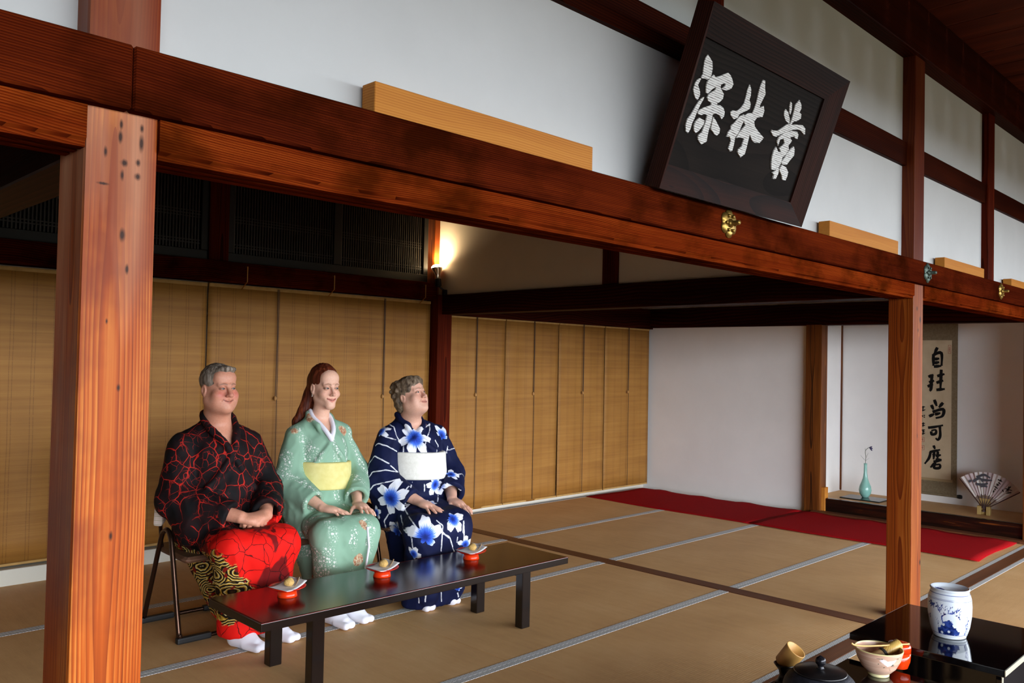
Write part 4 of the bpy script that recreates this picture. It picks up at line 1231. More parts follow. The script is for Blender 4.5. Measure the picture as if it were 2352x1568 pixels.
class Field:
    def __init__(s, xs, ys, zs):
        s.ax = [np.asarray(a, np.float32) for a in (xs, ys, zs)]
        s.D = np.full([len(a) for a in s.ax], 4.0, np.float32)
    def sub(s, lo, hi):
        sl = []
        for a, l, h in zip(s.ax, lo, hi):
            sl.append(slice(max(0, int(np.searchsorted(a, l)) - 1), min(len(a), int(np.searchsorted(a, h)) + 1)))
        X = s.ax[0][sl[0]][:, None, None]; Y = s.ax[1][sl[1]][None, :, None]; Z = s.ax[2][sl[2]][None, None, :]
        return tuple(sl), X, Y, Z
    def mixin(s, sl, d, k, op):
        A = s.D[sl]
        if op == 'add':
            if k > 0:
                h = np.clip(.5 + .5 * (A - d) / k, 0, 1)
                s.D[sl] = A + (d - A) * h - k * h * (1 - h)
            else:
                s.D[sl] = np.minimum(A, d)
        elif op == 'cut':
            d = -d
            if k > 0:
                h = np.clip(.5 - .5 * (A - d) / k, 0, 1)
                s.D[sl] = A + (d - A) * h + k * h * (1 - h)
            else:
                s.D[sl] = np.maximum(A, d)
    def cap(s, a, b, ra, rb=None, k=.02, op='add', flat=None):
        rb = ra if rb is None else rb
        a = np.array(a, float); b = np.array(b, float)
        m = max(ra, rb) + k + .03
        sl, X, Y, Z = s.sub(np.minimum(a, b) - m, np.maximum(a, b) + m)
        px, py, pz = X - a[0], Y - a[1], Z - a[2]
        ba = b - a
        if flat is not None:
            n, f = np.array(flat[0], float), flat[1]
            n /= np.linalg.norm(n)
            q = (px * n[0] + py * n[1] + pz * n[2]) * (1 / f - 1)
            px, py, pz = px + q * n[0], py + q * n[1], pz + q * n[2]
            ba = ba + n * (ba @ n) * (1 / f - 1)
        t = np.clip((px * ba[0] + py * ba[1] + pz * ba[2]) / max(1e-9, ba @ ba), 0, 1)
        d = np.sqrt((px - t * ba[0]) ** 2 + (py - t * ba[1]) ** 2 + (pz - t * ba[2]) ** 2) - (ra + (rb - ra) * t)
        if flat is not None:
            d = d * (.5 + .5 * flat[1])
        s.mixin(sl, d, k, op)
    def ell(s, c, r, k=.02, R=None, op='add'):
        c = np.array(c, float); r = np.array(r, float)
        m = r.max() + k + .03
        sl, X, Y, Z = s.sub(c - m, c + m)
        p = [X - c[0], Y - c[1], Z - c[2]]
        if R is not None:
            p = [p[0] * R[0][i] + p[1] * R[1][i] + p[2] * R[2][i] for i in range(3)]
        k0 = np.sqrt((p[0] / r[0]) ** 2 + (p[1] / r[1]) ** 2 + (p[2] / r[2]) ** 2)
        k1 = np.sqrt((p[0] / r[0] ** 2) ** 2 + (p[1] / r[1] ** 2) ** 2 + (p[2] / r[2] ** 2) ** 2) + 1e-6
        s.mixin(sl, k0 * (k0 - 1) / k1, k, op)
    def planes(s, lo, hi, pls, k=.01, op='cut'):
        # convex region: intersection of half spaces n.p < h
        sl, X, Y, Z = s.sub(lo, hi)
        d = None
        for n, h in pls:
            e = (n[0] * X + n[1] * Y + n[2] * Z - h) / math.sqrt(n[0] ** 2 + n[1] ** 2 + n[2] ** 2)
            d = e if d is None else np.maximum(d, e)
        s.mixin(sl, d, k, op)
    def chain(s, pts, rs, k=.02, kin=None, op='add', flat=None):
        for i in range(len(pts) - 1):
            s.cap(pts[i], pts[i + 1], rs[i], rs[i + 1], k, op, flat)
    def mesh(s, smooth=1):
        D = s.D
        S_ = D < 0
        n = [x - 1 for x in D.shape]
        cnt = np.zeros(n, np.int8)
        for dx in (0, 1):
            for dy in (0, 1):
                for dz in (0, 1):
                    cnt += S_[dx:dx + n[0], dy:dy + n[1], dz:dz + n[2]]
        act = (cnt > 0) & (cnt < 8)
        I = np.argwhere(act)
        idx = np.full(n, -1, np.int64)
        idx[act] = np.arange(len(I))
        acc = np.zeros((len(I), 3)); num = np.zeros(len(I))
        for ax in range(3):
            o1, o2 = [a for a in range(3) if a != ax]
            for u in (0, 1):
                for v in (0, 1):
                    a = I.copy(); a[:, o1] += u; a[:, o2] += v
                    b = a.copy(); b[:, ax] += 1
                    da = D[a[:, 0], a[:, 1], a[:, 2]]; db = D[b[:, 0], b[:, 1], b[:, 2]]
                    m = (da < 0) != (db < 0)
                    t = np.where(m, da / np.where(m, da - db, 1), 0)
                    pos = np.stack([s.ax[q][a[:, q]] for q in range(3)], 1).astype(float)
                    pos[:, ax] += t * (s.ax[ax][b[:, ax]] - s.ax[ax][a[:, ax]])
                    acc[m] += pos[m]; num[m] += 1
        V = acc / num[:, None]
        F = []
        for ax in range(3):
            o1, o2 = (ax + 1) % 3, (ax + 2) % 3
            sa = [slice(1, -1)] * 3; sb = [slice(1, -1)] * 3
            sa[ax] = slice(0, -1); sb[ax] = slice(1, None)
            A, B = S_[tuple(sa)], S_[tuple(sb)]
            P = np.argwhere(A != B)
            if not len(P):
                continue
            flip = A[P[:, 0], P[:, 1], P[:, 2]]
            off = np.ones(3, int); off[ax] = 0
            P = P + off
            q = []
            for (u, v) in ((0, 0), (-1, 0), (-1, -1), (0, -1)):
                c = P.copy(); c[:, o1] += u; c[:, o2] += v
                q.append(idx[c[:, 0], c[:, 1], c[:, 2]])
            q = np.stack(q, 1)
            q[~flip] = q[~flip][:, ::-1]
            F.append(q)
        F = np.concatenate(F)
        F = F[(F >= 0).all(1)]
        for _ in range(smooth):
            for lam in (.5, -.52):
                sm = np.zeros_like(V); c = np.zeros(len(V))
                for i in range(4):
                    j = (i + 1) % 4
                    np.add.at(sm, F[:, i], V[F[:, j]]); np.add.at(c, F[:, i], 1)
                    np.add.at(sm, F[:, j], V[F[:, i]]); np.add.at(c, F[:, j], 1)
                V = V + lam * (sm / np.maximum(c, 1)[:, None] - V)
        return V, F

def np_mesh(name, V, F, mat, parent=None, attrs=None, colors=None, loc=(0, 0, 0)):
    me = bpy.data.meshes.new(name)
    me.vertices.add(len(V)); me.vertices.foreach_set('co', np.asarray(V, np.float32).ravel())
    me.loops.add(len(F) * 4); me.loops.foreach_set('vertex_index', np.asarray(F, np.int32).ravel())
    me.polygons.add(len(F))
    me.polygons.foreach_set('loop_start', np.arange(0, len(F) * 4, 4, dtype=np.int32))
    me.update(calc_edges=True)
    me.validate()
    for kx, vv in (attrs or {}).items():
        set_attr(me, kx, vv)
    for kx, cc in (colors or {}).items():
        a = me.attributes.new(kx, 'FLOAT_COLOR', 'POINT')
        a.data.foreach_set('color', np.asarray(cc, np.float32).ravel())
    return link(name, me, mat, parent, loc, True)

def vnormals(V, F):
    a, b, c, d = V[F[:, 0]], V[F[:, 1]], V[F[:, 2]], V[F[:, 3]]
    n = np.cross(c - a, d - b)
    N = np.zeros_like(V)
    for i in range(4):
        np.add.at(N, F[:, i], n)
    return N / (np.linalg.norm(N, axis=1)[:, None] + 1e-12)

def pl_dist(V, pts):
    d = np.full(len(V), 9.0)
    for a, b in zip(pts[:-1], pts[1:]):
        d = np.minimum(d, seg_dist(V, a, b))
    return d

def folds(V, F, lines):
    N = vnormals(V, F)
    disp = np.zeros(len(V))
    for pts, w_, h_ in lines:
        P_ = [tuple(p) for p in smooth_path(pts, 4)]
        d = pl_dist(V, P_)
        disp += h_ * np.exp(-(d / w_) ** 2)
    from mathutils import noise as mn
    dn = np.array([(abs(mn.noise(Vector((a * 11 + c * 4, b * 11 - c * 3, c * 6)))) + .5 * abs(mn.noise(Vector((a * 23 - c * 7, b * 23 + c * 5, c * 13))))) for a, b, c in V])
    disp += .0095 * (.30 - dn)                   # soft creases all over the cloth
    return V + N * disp[:, None]

def rotm(yaw, pitch, roll=0.0):
    return np.array(Matrix.Rotation(yaw, 3, 'Z') @ Matrix.Rotation(-pitch, 3, 'X') @ Matrix.Rotation(roll, 3, 'Y'))

# ---- heads: local frame has the face towards -y, z up, origin midway between the ears at eye level
def head_prims(f, T, R, p):
    hs = p.get('size', 1.0)
    W = lambda q: T + R @ (np.array(q, float) * hs)
    w = p.get('wide', 1.0)
    E = lambda c, r, k=.02, op='add': f.ell(W(c), np.array(r) * hs, k, R, op)
    Cp = lambda a, b, ra, rb=None, k=.012, op='add': f.cap(W(a), W(b), ra * hs, (ra if rb is None else rb) * hs, k, op)
    E((0, .020, .040), (.074 * w, .094, .088), .0)
    E((0, -.012, -.030), (.064 * w, .070, .072), .035)
    jaw = p.get('jaw', 1.0)
    Cp((-.048 * w * jaw, .002, -.060), (-.012, -.068, -.102), .024 * jaw, .016, .035)
    Cp((.048 * w * jaw, .002, -.060), (.012, -.068, -.102), .024 * jaw, .016, .035)
    E((0, -.072, -.101), (.021, .018, .016), .022)
    E((0, -.055, .058), (.054 * w, .030, .040), .03)                 # forehead
    for s in (-1, 1):
        c_ = p.get('cheek', 1)
        E((s * .041 * w, -.056, -.036), (.028 * c_, .028, .027 * c_), .022)
        if jaw > 1.05:
            E((s * .040 * w, -.030, -.075), (.030, .040, .028), .03)          # jowls
        Cp((s * .014, -.086, .020), (s * .044, -.070, .021), .0085, .008, .014)   # brow ridge
    # eye sockets
    for s in (-1, 1):
        E((s * .031, -.095, .002), (.016, .012, .010), .014, 'cut')
    # nose
    nl = p.get('nose', 1.0)
    Cp((0, -.084, .012), (0, -.104 - .004 * nl, -.030), .0075, .0110 * nl, .012)
    E((0, -.108 - .004 * nl, -.034), (.0115 * nl, .010, .0095), .008)
    for s in (-1, 1):
        E((s * .0115 * nl, -.098, -.037), (.0075, .009, .007), .006)
        E((s * .006, -.104, -.0445), (.0028, .004, .0028), .002, 'cut')
    # mouth area
    E((0, -.071, -.066), (.034, .020, .022), .020)
    sm = p.get('smile', .004)
    for s in (-1, 1):
        Cp((0, -.0915, -.0625), (s * .026, -.079, -.0655 + sm), .0040, .0022, .006)
        Cp((0, -.0905, -.0730), (s * .022, -.080, -.0695 + sm), .0048, .0025, .006)
        Cp((s * .0005, -.0965, -.0675), (s * .027, -.0825, -.0675 + sm), .0022, .0015, .003, 'cut')
        # smile crease
        Cp((s * .020, -.094, -.032), (s * .035 * w, -.083, -.062), .0022, .002, .006, 'cut')
        # eyelids over the eyeballs
        E((s * .031, -.0745, .001), (.0152, .0150, .0132), .004)
    for s in (-1, 1):
        op_ = p.get('eye', .0042)
        E((s * .031, -.090, .0005), (.0122, .010, op_), .0015, 'cut')
    # ears
    for s in (-1, 1):
        E((s * .076 * w, .016, -.010), (.009, .019, .030), .006)
        E((s * .083 * w, .010, -.008), (.006, .010, .017), .005, 'cut')
        E((s * .075 * w, .008, -.036), (.008, .010, .010), .006)
    # under the chin and neck
    if p.get('dewlap'):
        E((0, -.034, -.103), (.050, .045, .030), .03)
def head_eyes(T, R, p, parent, mat):
    for s in (-1, 1):
        bm = NB()
        bmesh.ops.create_uvsphere(bm, u_segments=20, v_segments=14, radius=.0126)
        o = from_bm('eye', bm, mat, parent, smooth=True)
        hs = p.get('size', 1.0)
        o.location = T + R @ (np.array((s * .031, -.0755, .001)) * hs)
        o.scale = (hs, hs, hs)
        g = p.get('gaze', (0, 0))
        o.rotation_euler = (Matrix(R) @ Matrix.Rotation(g[0], 3, 'Z') @ Matrix.Rotation(-g[1], 3, 'X')).to_euler()

def eye_mat(name, iris):
    k = NT(name, .15, .3)
    x, y, z = k.sep(k.coord())
    r = k.math('SQRT', k.add(k.mul(x, x), k.mul(z, z)))
    front = k.math('LESS_THAN', y, 0.0)
    i_ = k.mul(k.math('LESS_THAN', r, .0072), front)
    pu = k.mul(k.math('LESS_THAN', r, .0026), front)
    k.col(k.mix(pu, k.mix(i_, '948a82', iris), '060505'))
    return k.m

def skin_mat(name):
    k = NT(name, .48, .4)
    c = k.attr('skin', 'Color')
    n_ = k.noise(k.coord(), 120, 4)
    k.col(k.mix(.10, c, k.ramp(n_, [(.3, '9a5040'), (.7, 'f0c8b0')])))
    k.b.inputs['Subsurface Weight'].default_value = .12
    k.b.inputs['Subsurface Radius'].default_value = (.012, .004, .002)
    k.b.inputs['Subsurface Scale'].default_value = .5
    k.bump(n_, .05, .001)
    return k.m

def paint(Vc, cols, T, R, items, hs=1.0):
    # Vc: verts; items: (centre in head frame, radii, colour, strength, power)
    q = (Vc - T) @ R / hs
    for c, r, colr, st, pw in items:
        d = np.sqrt((((q - np.array(c)) / np.array(r)) ** 2).sum(1))
        a = st * np.exp(-d ** pw)
        cols[:, :3] = cols[:, :3] * (1 - a[:, None]) + np.array(lin(colr)[:3]) * a[:, None]
    return cols

# ---- hands
def hand(f, wrist, fdir, up, side, sc=1.0, spread=1.0, curl=(14, 20, 14), thumb_out=42, thumb_curl=10, fat=1.0, droop=0.0):
    # side: +1 when the thumb lies towards (fdir x up)
    w = np.array(wrist, float)
    F_ = np.array(fdir, float); F_ /= np.linalg.norm(F_)
    U = np.array(up, float); U -= F_ * (U @ F_); U /= np.linalg.norm(U)
    Tn = np.cross(F_, U) * side
    P = lambda a, b, c: w + (F_ * a + Tn * b + U * c) * sc
    kn = [(.092, .029, -.001), (.096, .009, .003), (.091, -.011, .002), (.081, -.029, -.003)]
    for i, (a, b, c) in enumerate(kn):
        f.cap(P(0, b * .62, 0), P(a, b, c), .0150 * sc * fat, .0112 * sc * fat, .012)
    f.ell(P(.048, 0, -.002), np.array((.034, .034, .016)) * sc * fat, .02)
    L = [(.041, .025, .020), (.046, .028, .021), (.042, .026, .020), (.032, .020, .018)]
    rr = [.0092, .0094, .0088, .0078]
    ang = [9, 2, -6, -15]
    for i in range(4):
        a, b, c = kn[i]
        p = P(a, b, c)
        sa = math.radians(ang[i] * spread)
        d0 = F_ * math.cos(sa) + Tn * math.sin(sa)
        th = math.radians(droop)
        pts = [p]
        for j in range(3):
            th += math.radians(curl[j] * (1 + .12 * i))
            dd = d0 * math.cos(th) - U * math.sin(th)
            p = p + dd * L[i][j] * sc
            pts.append(p)
        r = rr[i] * sc * fat
        for j in range(3):
            f.cap(pts[j], pts[j + 1], r * (1.06 - .09 * j), r * (.98 - .10 * j), .0035)
    # thumb from the side of the palm
    a0 = math.radians(thumb_out)
    p = P(.022, .022, -.006)
    tl = [(.042, .0150, .0115), (.032, .0112, .0098), (.026, .0098, .0080)]
    for j in range(3):
        aa = a0 - math.radians(thumb_curl) * j
        dd = F_ * math.cos(aa) + Tn * math.sin(aa) - U * (.18 + .05 * j)
        dd /= np.linalg.norm(dd)
        q = p + dd * tl[j][0] * sc
        f.cap(p, q, tl[j][1] * sc * fat, tl[j][2] * sc * fat, .007 if j == 0 else .004)
        p = q

# ---- robes
def torso(f, P, inf=0.0):
    cx = P['cx']
    f.ell((cx + P.get('hipx', 0), P.get('hipy', .03), .50), np.array(P['hipr']) + inf, .0)
    f.ell((cx, P.get('belly', -.01), .665), np.array(P['bellyr']) + inf, .07)
    f.ell((cx, .01, .84), np.array(P['chestr']) + inf, .07)
    nx, ny, nz = P['neck']
    for q in (-1, 1):
        f.cap((nx + q * .030, ny + .015, nz - .065), (cx + q * P['shw'], .028, P['shz']), .058 + inf, .062 + inf, .045)
    f.cap((nx, ny + .03, nz - .09), (nx, ny + .025, nz - .02), .080 + inf, .062 + inf, .04)
    if P.get('bust'):
        for s in (-1, 1):
            f.ell((cx + s * .075, -.075, .85), np.array((.075, .065, .07)) + inf, .05)

def front_y(f, x, z):
    i = int(np.argmin(abs(f.ax[0] - x))); k_ = int(np.argmin(abs(f.ax[2] - z)))
    col = f.D[i, :, k_]
    j = np.argmax(col < 0)
    if col[j] >= 0 or j == 0:
        return 0.0
    a, b = col[j - 1], col[j]
    return float(f.ax[1][j - 1] + (f.ax[1][j] - f.ax[1][j - 1]) * a / (a - b))

def top_z(f, x, y):
    i = int(np.argmin(abs(f.ax[0] - x))); j = int(np.argmin(abs(f.ax[1] - y)))
    col = f.D[i, j, :]
    if not (col < 0).any():
        return .40
    k_ = len(col) - 1 - np.argmax(col[::-1] < 0)
    return float(f.ax[2][k_])

def collar_path(f, pts, off=0.0):
    out = []
    for p in pts:
        if len(p) == 3:
            out.append(p)
        else:
            out.append((p[0], front_y(f, p[0], p[1]) - off, p[1]))
    return [tuple(q) for q in smooth_path(out, 4)]

def robe_field(P, step=.0075):
    xs = np.arange(-.50, .54, step); ys = np.arange(-.66, .34, step); zs = np.arange(-.02, 1.16, step)
    f = Field(xs, ys, zs)
    torso(f, P)
    tor = Field(xs, ys, zs); torso(tor, P)
    # skirt: thighs, lap cloth stretched between them, shins down to the hem
    for s in 'RL':
        kx, ky, kz = P['knee' + s]; ax_, ay, az = P['ank' + s]
        hx = P['cx'] + (-.09 if s == 'R' else .09)
        f.cap((hx, .02, .505), (kx, ky, kz), P.get('thr', .098), P.get('knr', .086), .06)
        f.cap((kx, ky, kz), (ax_, ay + .02, P['hem'] + .02), P.get('knr', .086), P.get('hemr', .082), .05)
        f.cap((hx, .02, .45), (ax_, ay + .16, P['hem'] + .10), .10, .06, .08)
    kR, kL = np.array(P['kneeR']), np.array(P['kneeL'])
    f.cap(kR, kL, P.get('knr', .086) * .86, P.get('knr', .086) * .86, .05)
    aR, aL = np.array(P['ankR']), np.array(P['ankL'])
    kM, aM = (kR + kL) / 2, (aR + aL) / 2
    f.cap(kM + (0, -.012, -.02), (aM[0], aM[1] - .0, P['hem'] + .05), .082, .076, .06)
    f.cap((P['cx'], .0, .47), kM + (0, 0, -.01), .09, .078, .06)
    f.cap((aR[0], aR[1], P['hem'] + .05), (aL[0], aL[1], P['hem'] + .05), .075, .075, .05)
    for e in P.get('extra', []):
        f.cap(*e)
    f.planes((-.6, -.8, -.1), (.6, .5, P['hem'] + .03), [((0, 0, 1), P['hem'])], .012)
    P['lap'] = Field(xs, ys, zs); P['lap'].D = f.D.copy()
    # sleeves
    for s in 'RL':
        sh, el, cu = [np.array(P[n + s], float) for n in ('sh', 'el', 'cu')]
        g = Field(xs, ys, zs)
        r0, r1, r2 = P.get('sr', (.070, .092, .088))
        g.cap(sh, el, r0, r1, .03); g.cap(el, cu, r1, r2, .03)
        if P.get('bag' + s):
            for (a, b, ra, rb) in P['bag' + s]:
                g.cap(a, b, ra, rb, .05, flat=((1, 0, 0), .55))
        d = cu - el; d = d / np.linalg.norm(d)
        # cut the sleeve square at the cuff and hollow it
        h = float(d @ cu) + P.get('cuo', .02)
        lo = cu - .25; hi = cu + .25
        g.planes(lo, hi, [(tuple(-d), -h)], .006)
        g.cap(cu - d * .09, cu + d * .15, r2 * .45, r2 * .80, .008, 'cut')
        if P.get('bag' + s):
            a, b, ra, rb = P['bag' + s][-1]
            g.cap(np.array(b) - d * .05, np.array(b) + d * .15, rb * .3, rb * .72, .008, 'cut', flat=((1, 0, 0), .45))
        kk = P.get('armk', .010)
        A, B = f.D, g.D
        hh = np.clip(.5 + .5 * (A - B) / kk, 0, 1)
        f.D = A + (B - A) * hh - kk * hh * (1 - hh)
    # neck opening: a V cut in front and a ring for the neck
    nx, ny, nz = P['neck']
    vx, vz = P['v']
    sl_ = (nz - .0 - vz) / P.get('vw', .062)
    f.planes((-.4, -.5, vz - .03), (.4, ny + .03, 1.2), [((sl_, 0, -1), sl_ * vx - vz), ((-sl_, 0, -1), -sl_ * vx - vz), ((0, 1, 0), ny - .02)], .008)
    f.cap((nx, ny + .005, nz - .10), (nx, ny - .02, nz + .12), .062, .070, .01, 'cut')
    # overlapping collar bands
    for path, r in P['collar']:
        pp = collar_path(tor, path, -.002)
        for a, b in zip(pp[:-1], pp[1:]):
            f.cap(a, b, r, r, .006)
    return f, tor

def band_part(name, tor_f, P, z0, z1, inf, mat, parent, tilt=0.0, ymin=None):
    xs = np.arange(-.36, .40, .006); ys = np.arange(-.36, .32, .006); zs = np.arange(z0 - .05, z1 + .05, .006)
    f = Field(xs, ys, zs); torso(f, P, inf)
    g = Field(xs, ys, zs); torso(g, P, inf)
    # straight-sided wrap: take the widest outline between the two edges
    f.D = np.minimum(f.D, np.min(g.D[:, :, 6:-6], axis=2, keepdims=True) * .5 + f.D * .5)
    X, Y, Z = xs[:, None, None], ys[None, :, None], zs[None, None, :]
    sl = np.maximum(Z + tilt * X - z1, z0 - Z - tilt * X)
    if ymin is not None:
        sl = np.maximum(sl, ymin - Y)
    A = f.D
    kk = .012
    hh = np.clip(.5 - .5 * (A - sl) / kk, 0, 1)
    f.D = (A + (sl - A) * hh + kk * hh * (1 - hh)).astype(np.float32)
    V, F = f.mesh(1)
    return np_mesh(name, V, F, mat, parent)

def body_mesh(P, root, fine_h=.0026, fine_b=.0040):
    hc = np.array(P['head']); R = rotm(math.radians(P['yaw']), math.radians(P['pitch']), math.radians(P.get('roll', 0)))
    hz = P['handbox']
    xs = axis_pts(-.36, .40, .014, [(hc[0] - .115, hc[0] + .115, fine_h), (hz[0][0], hz[1][0], fine_b)])
    ys = axis_pts(-.66, .24, .014, [(hc[1] - .155, hc[1] + .14, fine_h), (hz[0][1], hz[1][1], fine_b)])
    zs = axis_pts(-.01, 1.40, .014, [(hc[2] - .20, hc[2] + .16, fine_h), (hz[0][2], hz[1][2], fine_b)])
    f = Field(xs, ys, zs)
    head_prims(f, hc, R, P['face'])
    for s_ in P.get('rest', ''):                  # rest the open hand on the lap
        wr = np.array(P['wr' + s_], float); d_ = np.array(P['hd' + s_][0], float); d_ /= np.linalg.norm(d_[:2])
        tip = wr + d_ * .15
        zt = max(top_z(P['lap'], tip[0], tip[1]), top_z(P['lap'], tip[0] + .02, tip[1]), top_z(P['lap'], tip[0] - .02, tip[1])) + .010
        zm = top_z(P['lap'], wr[0] + d_[0] * .07, wr[1] + d_[1] * .07) + .020
        zw = max(top_z(P['lap'], wr[0], wr[1]) + .030, 2 * zm - zt)
        P['wr' + s_] = (wr[0], wr[1], zw)
        v_ = np.array((d_[0] * .15, d_[1] * .15, zt - zw)); P['hd' + s_] = (tuple(v_), P['hd' + s_][1])
    nx, ny, nz = P['neck']
    nk = P.get('neckr', .056)
    f.cap(hc + R @ np.array((0, .012, -.075)), (nx, ny + .012, nz - .06), nk, nk * 1.08, .03)
    cx = P['cx']
    f.ell((cx, .02, .86), np.array(P['chestr']) * (.86, .82, .98), .05)
    f.ell((nx, ny - .02, nz - .11), (.070, .070, .06), .04)
    f.ell((cx, .01, .66), np.array(P['bellyr']) * .80, .05)
    f.ell((cx, .03, .50), np.array(P['hipr']) * .78, .05)
    for s in 'RL':
        sh, el, wr = [np.array(P[n + s], float) for n in ('sh', 'el', 'wr')]
        f.cap(sh, el, .048, .040, .04)
        f.cap(el, wr + (el - wr) * .45, .040, P.get('arm', .036), .02)
        f.cap(wr + (el - wr) * .45, wr, P.get('arm', .036), P.get('wrist', .026), .02)
        kx, ky, kz = P['knee' + s]; ax_, ay, az = P['ank' + s]
        f.cap((cx + (-.09 if s == 'R' else .09), .02, .50), (kx, ky, kz), .070, .055, .04)
        f.cap((kx, ky, kz), (ax_, ay, az), .052, .034, .02)
        tx, ty = P['toe' + s]
        f.cap((ax_, ay + .02, .035), (ax_ + (tx - ax_) * .65, ay + (ty - ay) * .65, .026), .024, .016, .02)
        hand(f, P['wr' + s], P['hd' + s][0], P['hd' + s][1], 1 if s == 'L' else -1, **P['hk' + s])
    V, F = f.mesh(1)
    cols = np.ones((len(V), 4)); cols[:, :3] = lin(P['skin'])[:3]
    fc = P['face']; w = fc.get('wide', 1.0)
    sm = fc.get('smile', .004)
    it = []
    for s in (-1, 1):
        it += [((s * .042, -.075, -.030), (.026, .04, .022), P['blush'], P.get('bl', .5), 2),
               ((s * .031, -.088, .004), (.020, .02, .012), P.get('lid', 'b07a68'), .35, 4)]
    it += [((0, -.108, -.028), (.016, .02, .014), P['blush'], .5, 2)]
    hs = fc.get('size', 1.0)
    cols = paint(V, cols, hc, R, it, hs)
    q = (V - hc) @ R / hs
    front = q[:, 1] < -.05
    # lips, brows and lash lines follow the modelled features
    def curve(pts, w_, colr, st):
        P_ = [(p[0], 0.0, p[2]) for p in smooth_path(pts, 5)]
        d = pl_dist(q * np.array((1.0, 0.0, 1.0)), P_)
        a = st * np.clip(1.6 - d / w_, 0, 1) * front
        cols[:, :3] = cols[:, :3] * (1 - a[:, None]) + np.array(lin(colr)[:3]) * a[:, None]
    curve([(-.027, -.083, -.0655 + sm), (-.011, -.095, -.063), (0, -.097, -.0635), (.011, -.095, -.063), (.027, -.083, -.0655 + sm)], .0036, P['lips'], .7)
    curve([(-.022, -.084, -.0700 + sm), (0, -.096, -.0740), (.022, -.084, -.0700 + sm)], .0044, P['lips'], .8)
    curve([(-.028, -.084, -.0675 + sm), (0, -.099, -.0680), (.028, -.084, -.0675 + sm)], .0017, '4a1c18', .85)
    for s in (-1, 1):
        curve([(s * .013, -.090, .0215), (s * .028, -.092, .0265), (s * .047, -.076, .0205)], .0030, P['brow'], P.get('browst', .7) + .15)
        eh = fc.get('eye', .0042)
        curve([(s * .0185, -.086, .0005), (s * .025, -.092, .0008 + eh), (s * .034, -.092, .0012 + eh), (s * .0455, -.080, .000)], .0020, P.get('lash', '30201a'), .85)
        curve([(s * .0185, -.086, .0000), (s * .030, -.090, .0002 - eh), (s * .0445, -.080, .0005)], .0012, P.get('lash', '30201a'), .4)
    body = np_mesh('body', V, F, SKIN, root, colors={'skin': cols})
    return f, body, hc, R

class ScaledField:
    def __init__(s, f, hs):
        s.f, s.hs = f, hs
    def ell(s, c, r, k=.02, R=None, op='add'):
        s.f.ell(c, np.array(r) * s.hs, k, R, op)
    def cap(s, a, b, ra, rb=None, k=.02, op='add', flat=None):
        s.f.cap(a, b, ra * s.hs, (ra if rb is None else rb) * s.hs, k, op, flat)
    def chain(s, pts, rs, k=.02):
        for i in range(len(pts) - 1):
            s.cap(pts[i], pts[i + 1], rs[i], rs[i + 1], k)

def hair_part(P, hc, R, root, mat, build, step=.0045, name='hair', amp=.0035, freq=(60, 60, 14)):
    xs = np.arange(hc[0] - .20, hc[0] + .20, step); ys = np.arange(hc[1] - .20, hc[1] + .24, step); zs = np.arange(hc[2] - P.get('hairlen', .20), hc[2] + .18, step)
    f = Field(xs, ys, zs)
    hs = P['face'].get('size', 1.0)
    W = lambda q: hc + R @ (np.array(q, float) * hs)
    build(ScaledField(f, hs), W, R)
    V, F = f.mesh(1)
    N = vnormals(V, F)
    q = (V - hc) @ R
    from mathutils import noise as mn
    dn = np.array([mn.noise(Vector((a * freq[0], b * freq[1], c * freq[2]))) for a, b, c in q])
    V = V + N * (amp * dn)[:, None]
    return np_mesh(name, V, F, mat, root)

def sock(P, s, root, mat, split=True):
    ax_, ay, az = P['ank' + s]; tx, ty = P['toe' + s]
    f = Field(np.arange(min(ax_, tx) - .09, max(ax_, tx) + .09, .0045), np.arange(ty - .09, ay + .10, .0045), np.arange(-.004, .19, .0045))
    d = np.array((tx - ax_, ty - ay)); d /= np.linalg.norm(d); n_ = np.array((-d[1], d[0]))
    f.cap((ax_, ay + .0, .17), (ax_, ay + .005, .075), .040, .040, .0)
    f.cap((ax_ - d[0] * .02, ay - d[1] * .02, .034), (ax_ + d[0] * .05, ay + d[1] * .05, .040), .036, .038, .03)
    f.cap((ax_, ay, .07), (tx - d[0] * .05, ty - d[1] * .05, .030), .038, .030, .04)
    e = np.array((tx, ty)) - d * .035
    sd = -1 if s == 'L' else 1           # the big toe is on the inner side
    for off, r in ((.026, .019), (-.006, .0215), (-.020, .019)):
        c = e + n_ * off * -sd
        q = e + n_ * off * -sd * 1.0 + d * (.022 if off > 0 else .014)
        f.cap((c[0] - d[0] * .05, c[1] - d[1] * .05, .026), (q[0], q[1], .0195), r * 1.1, r, .012 if off < .02 else .006)
    f.planes((-1, -1, -.05), (1, 1, .03), [((0, 0, 1), .002)], .006)
    V, F = f.mesh(1)
    return np_mesh('sock', V, F, mat, root)
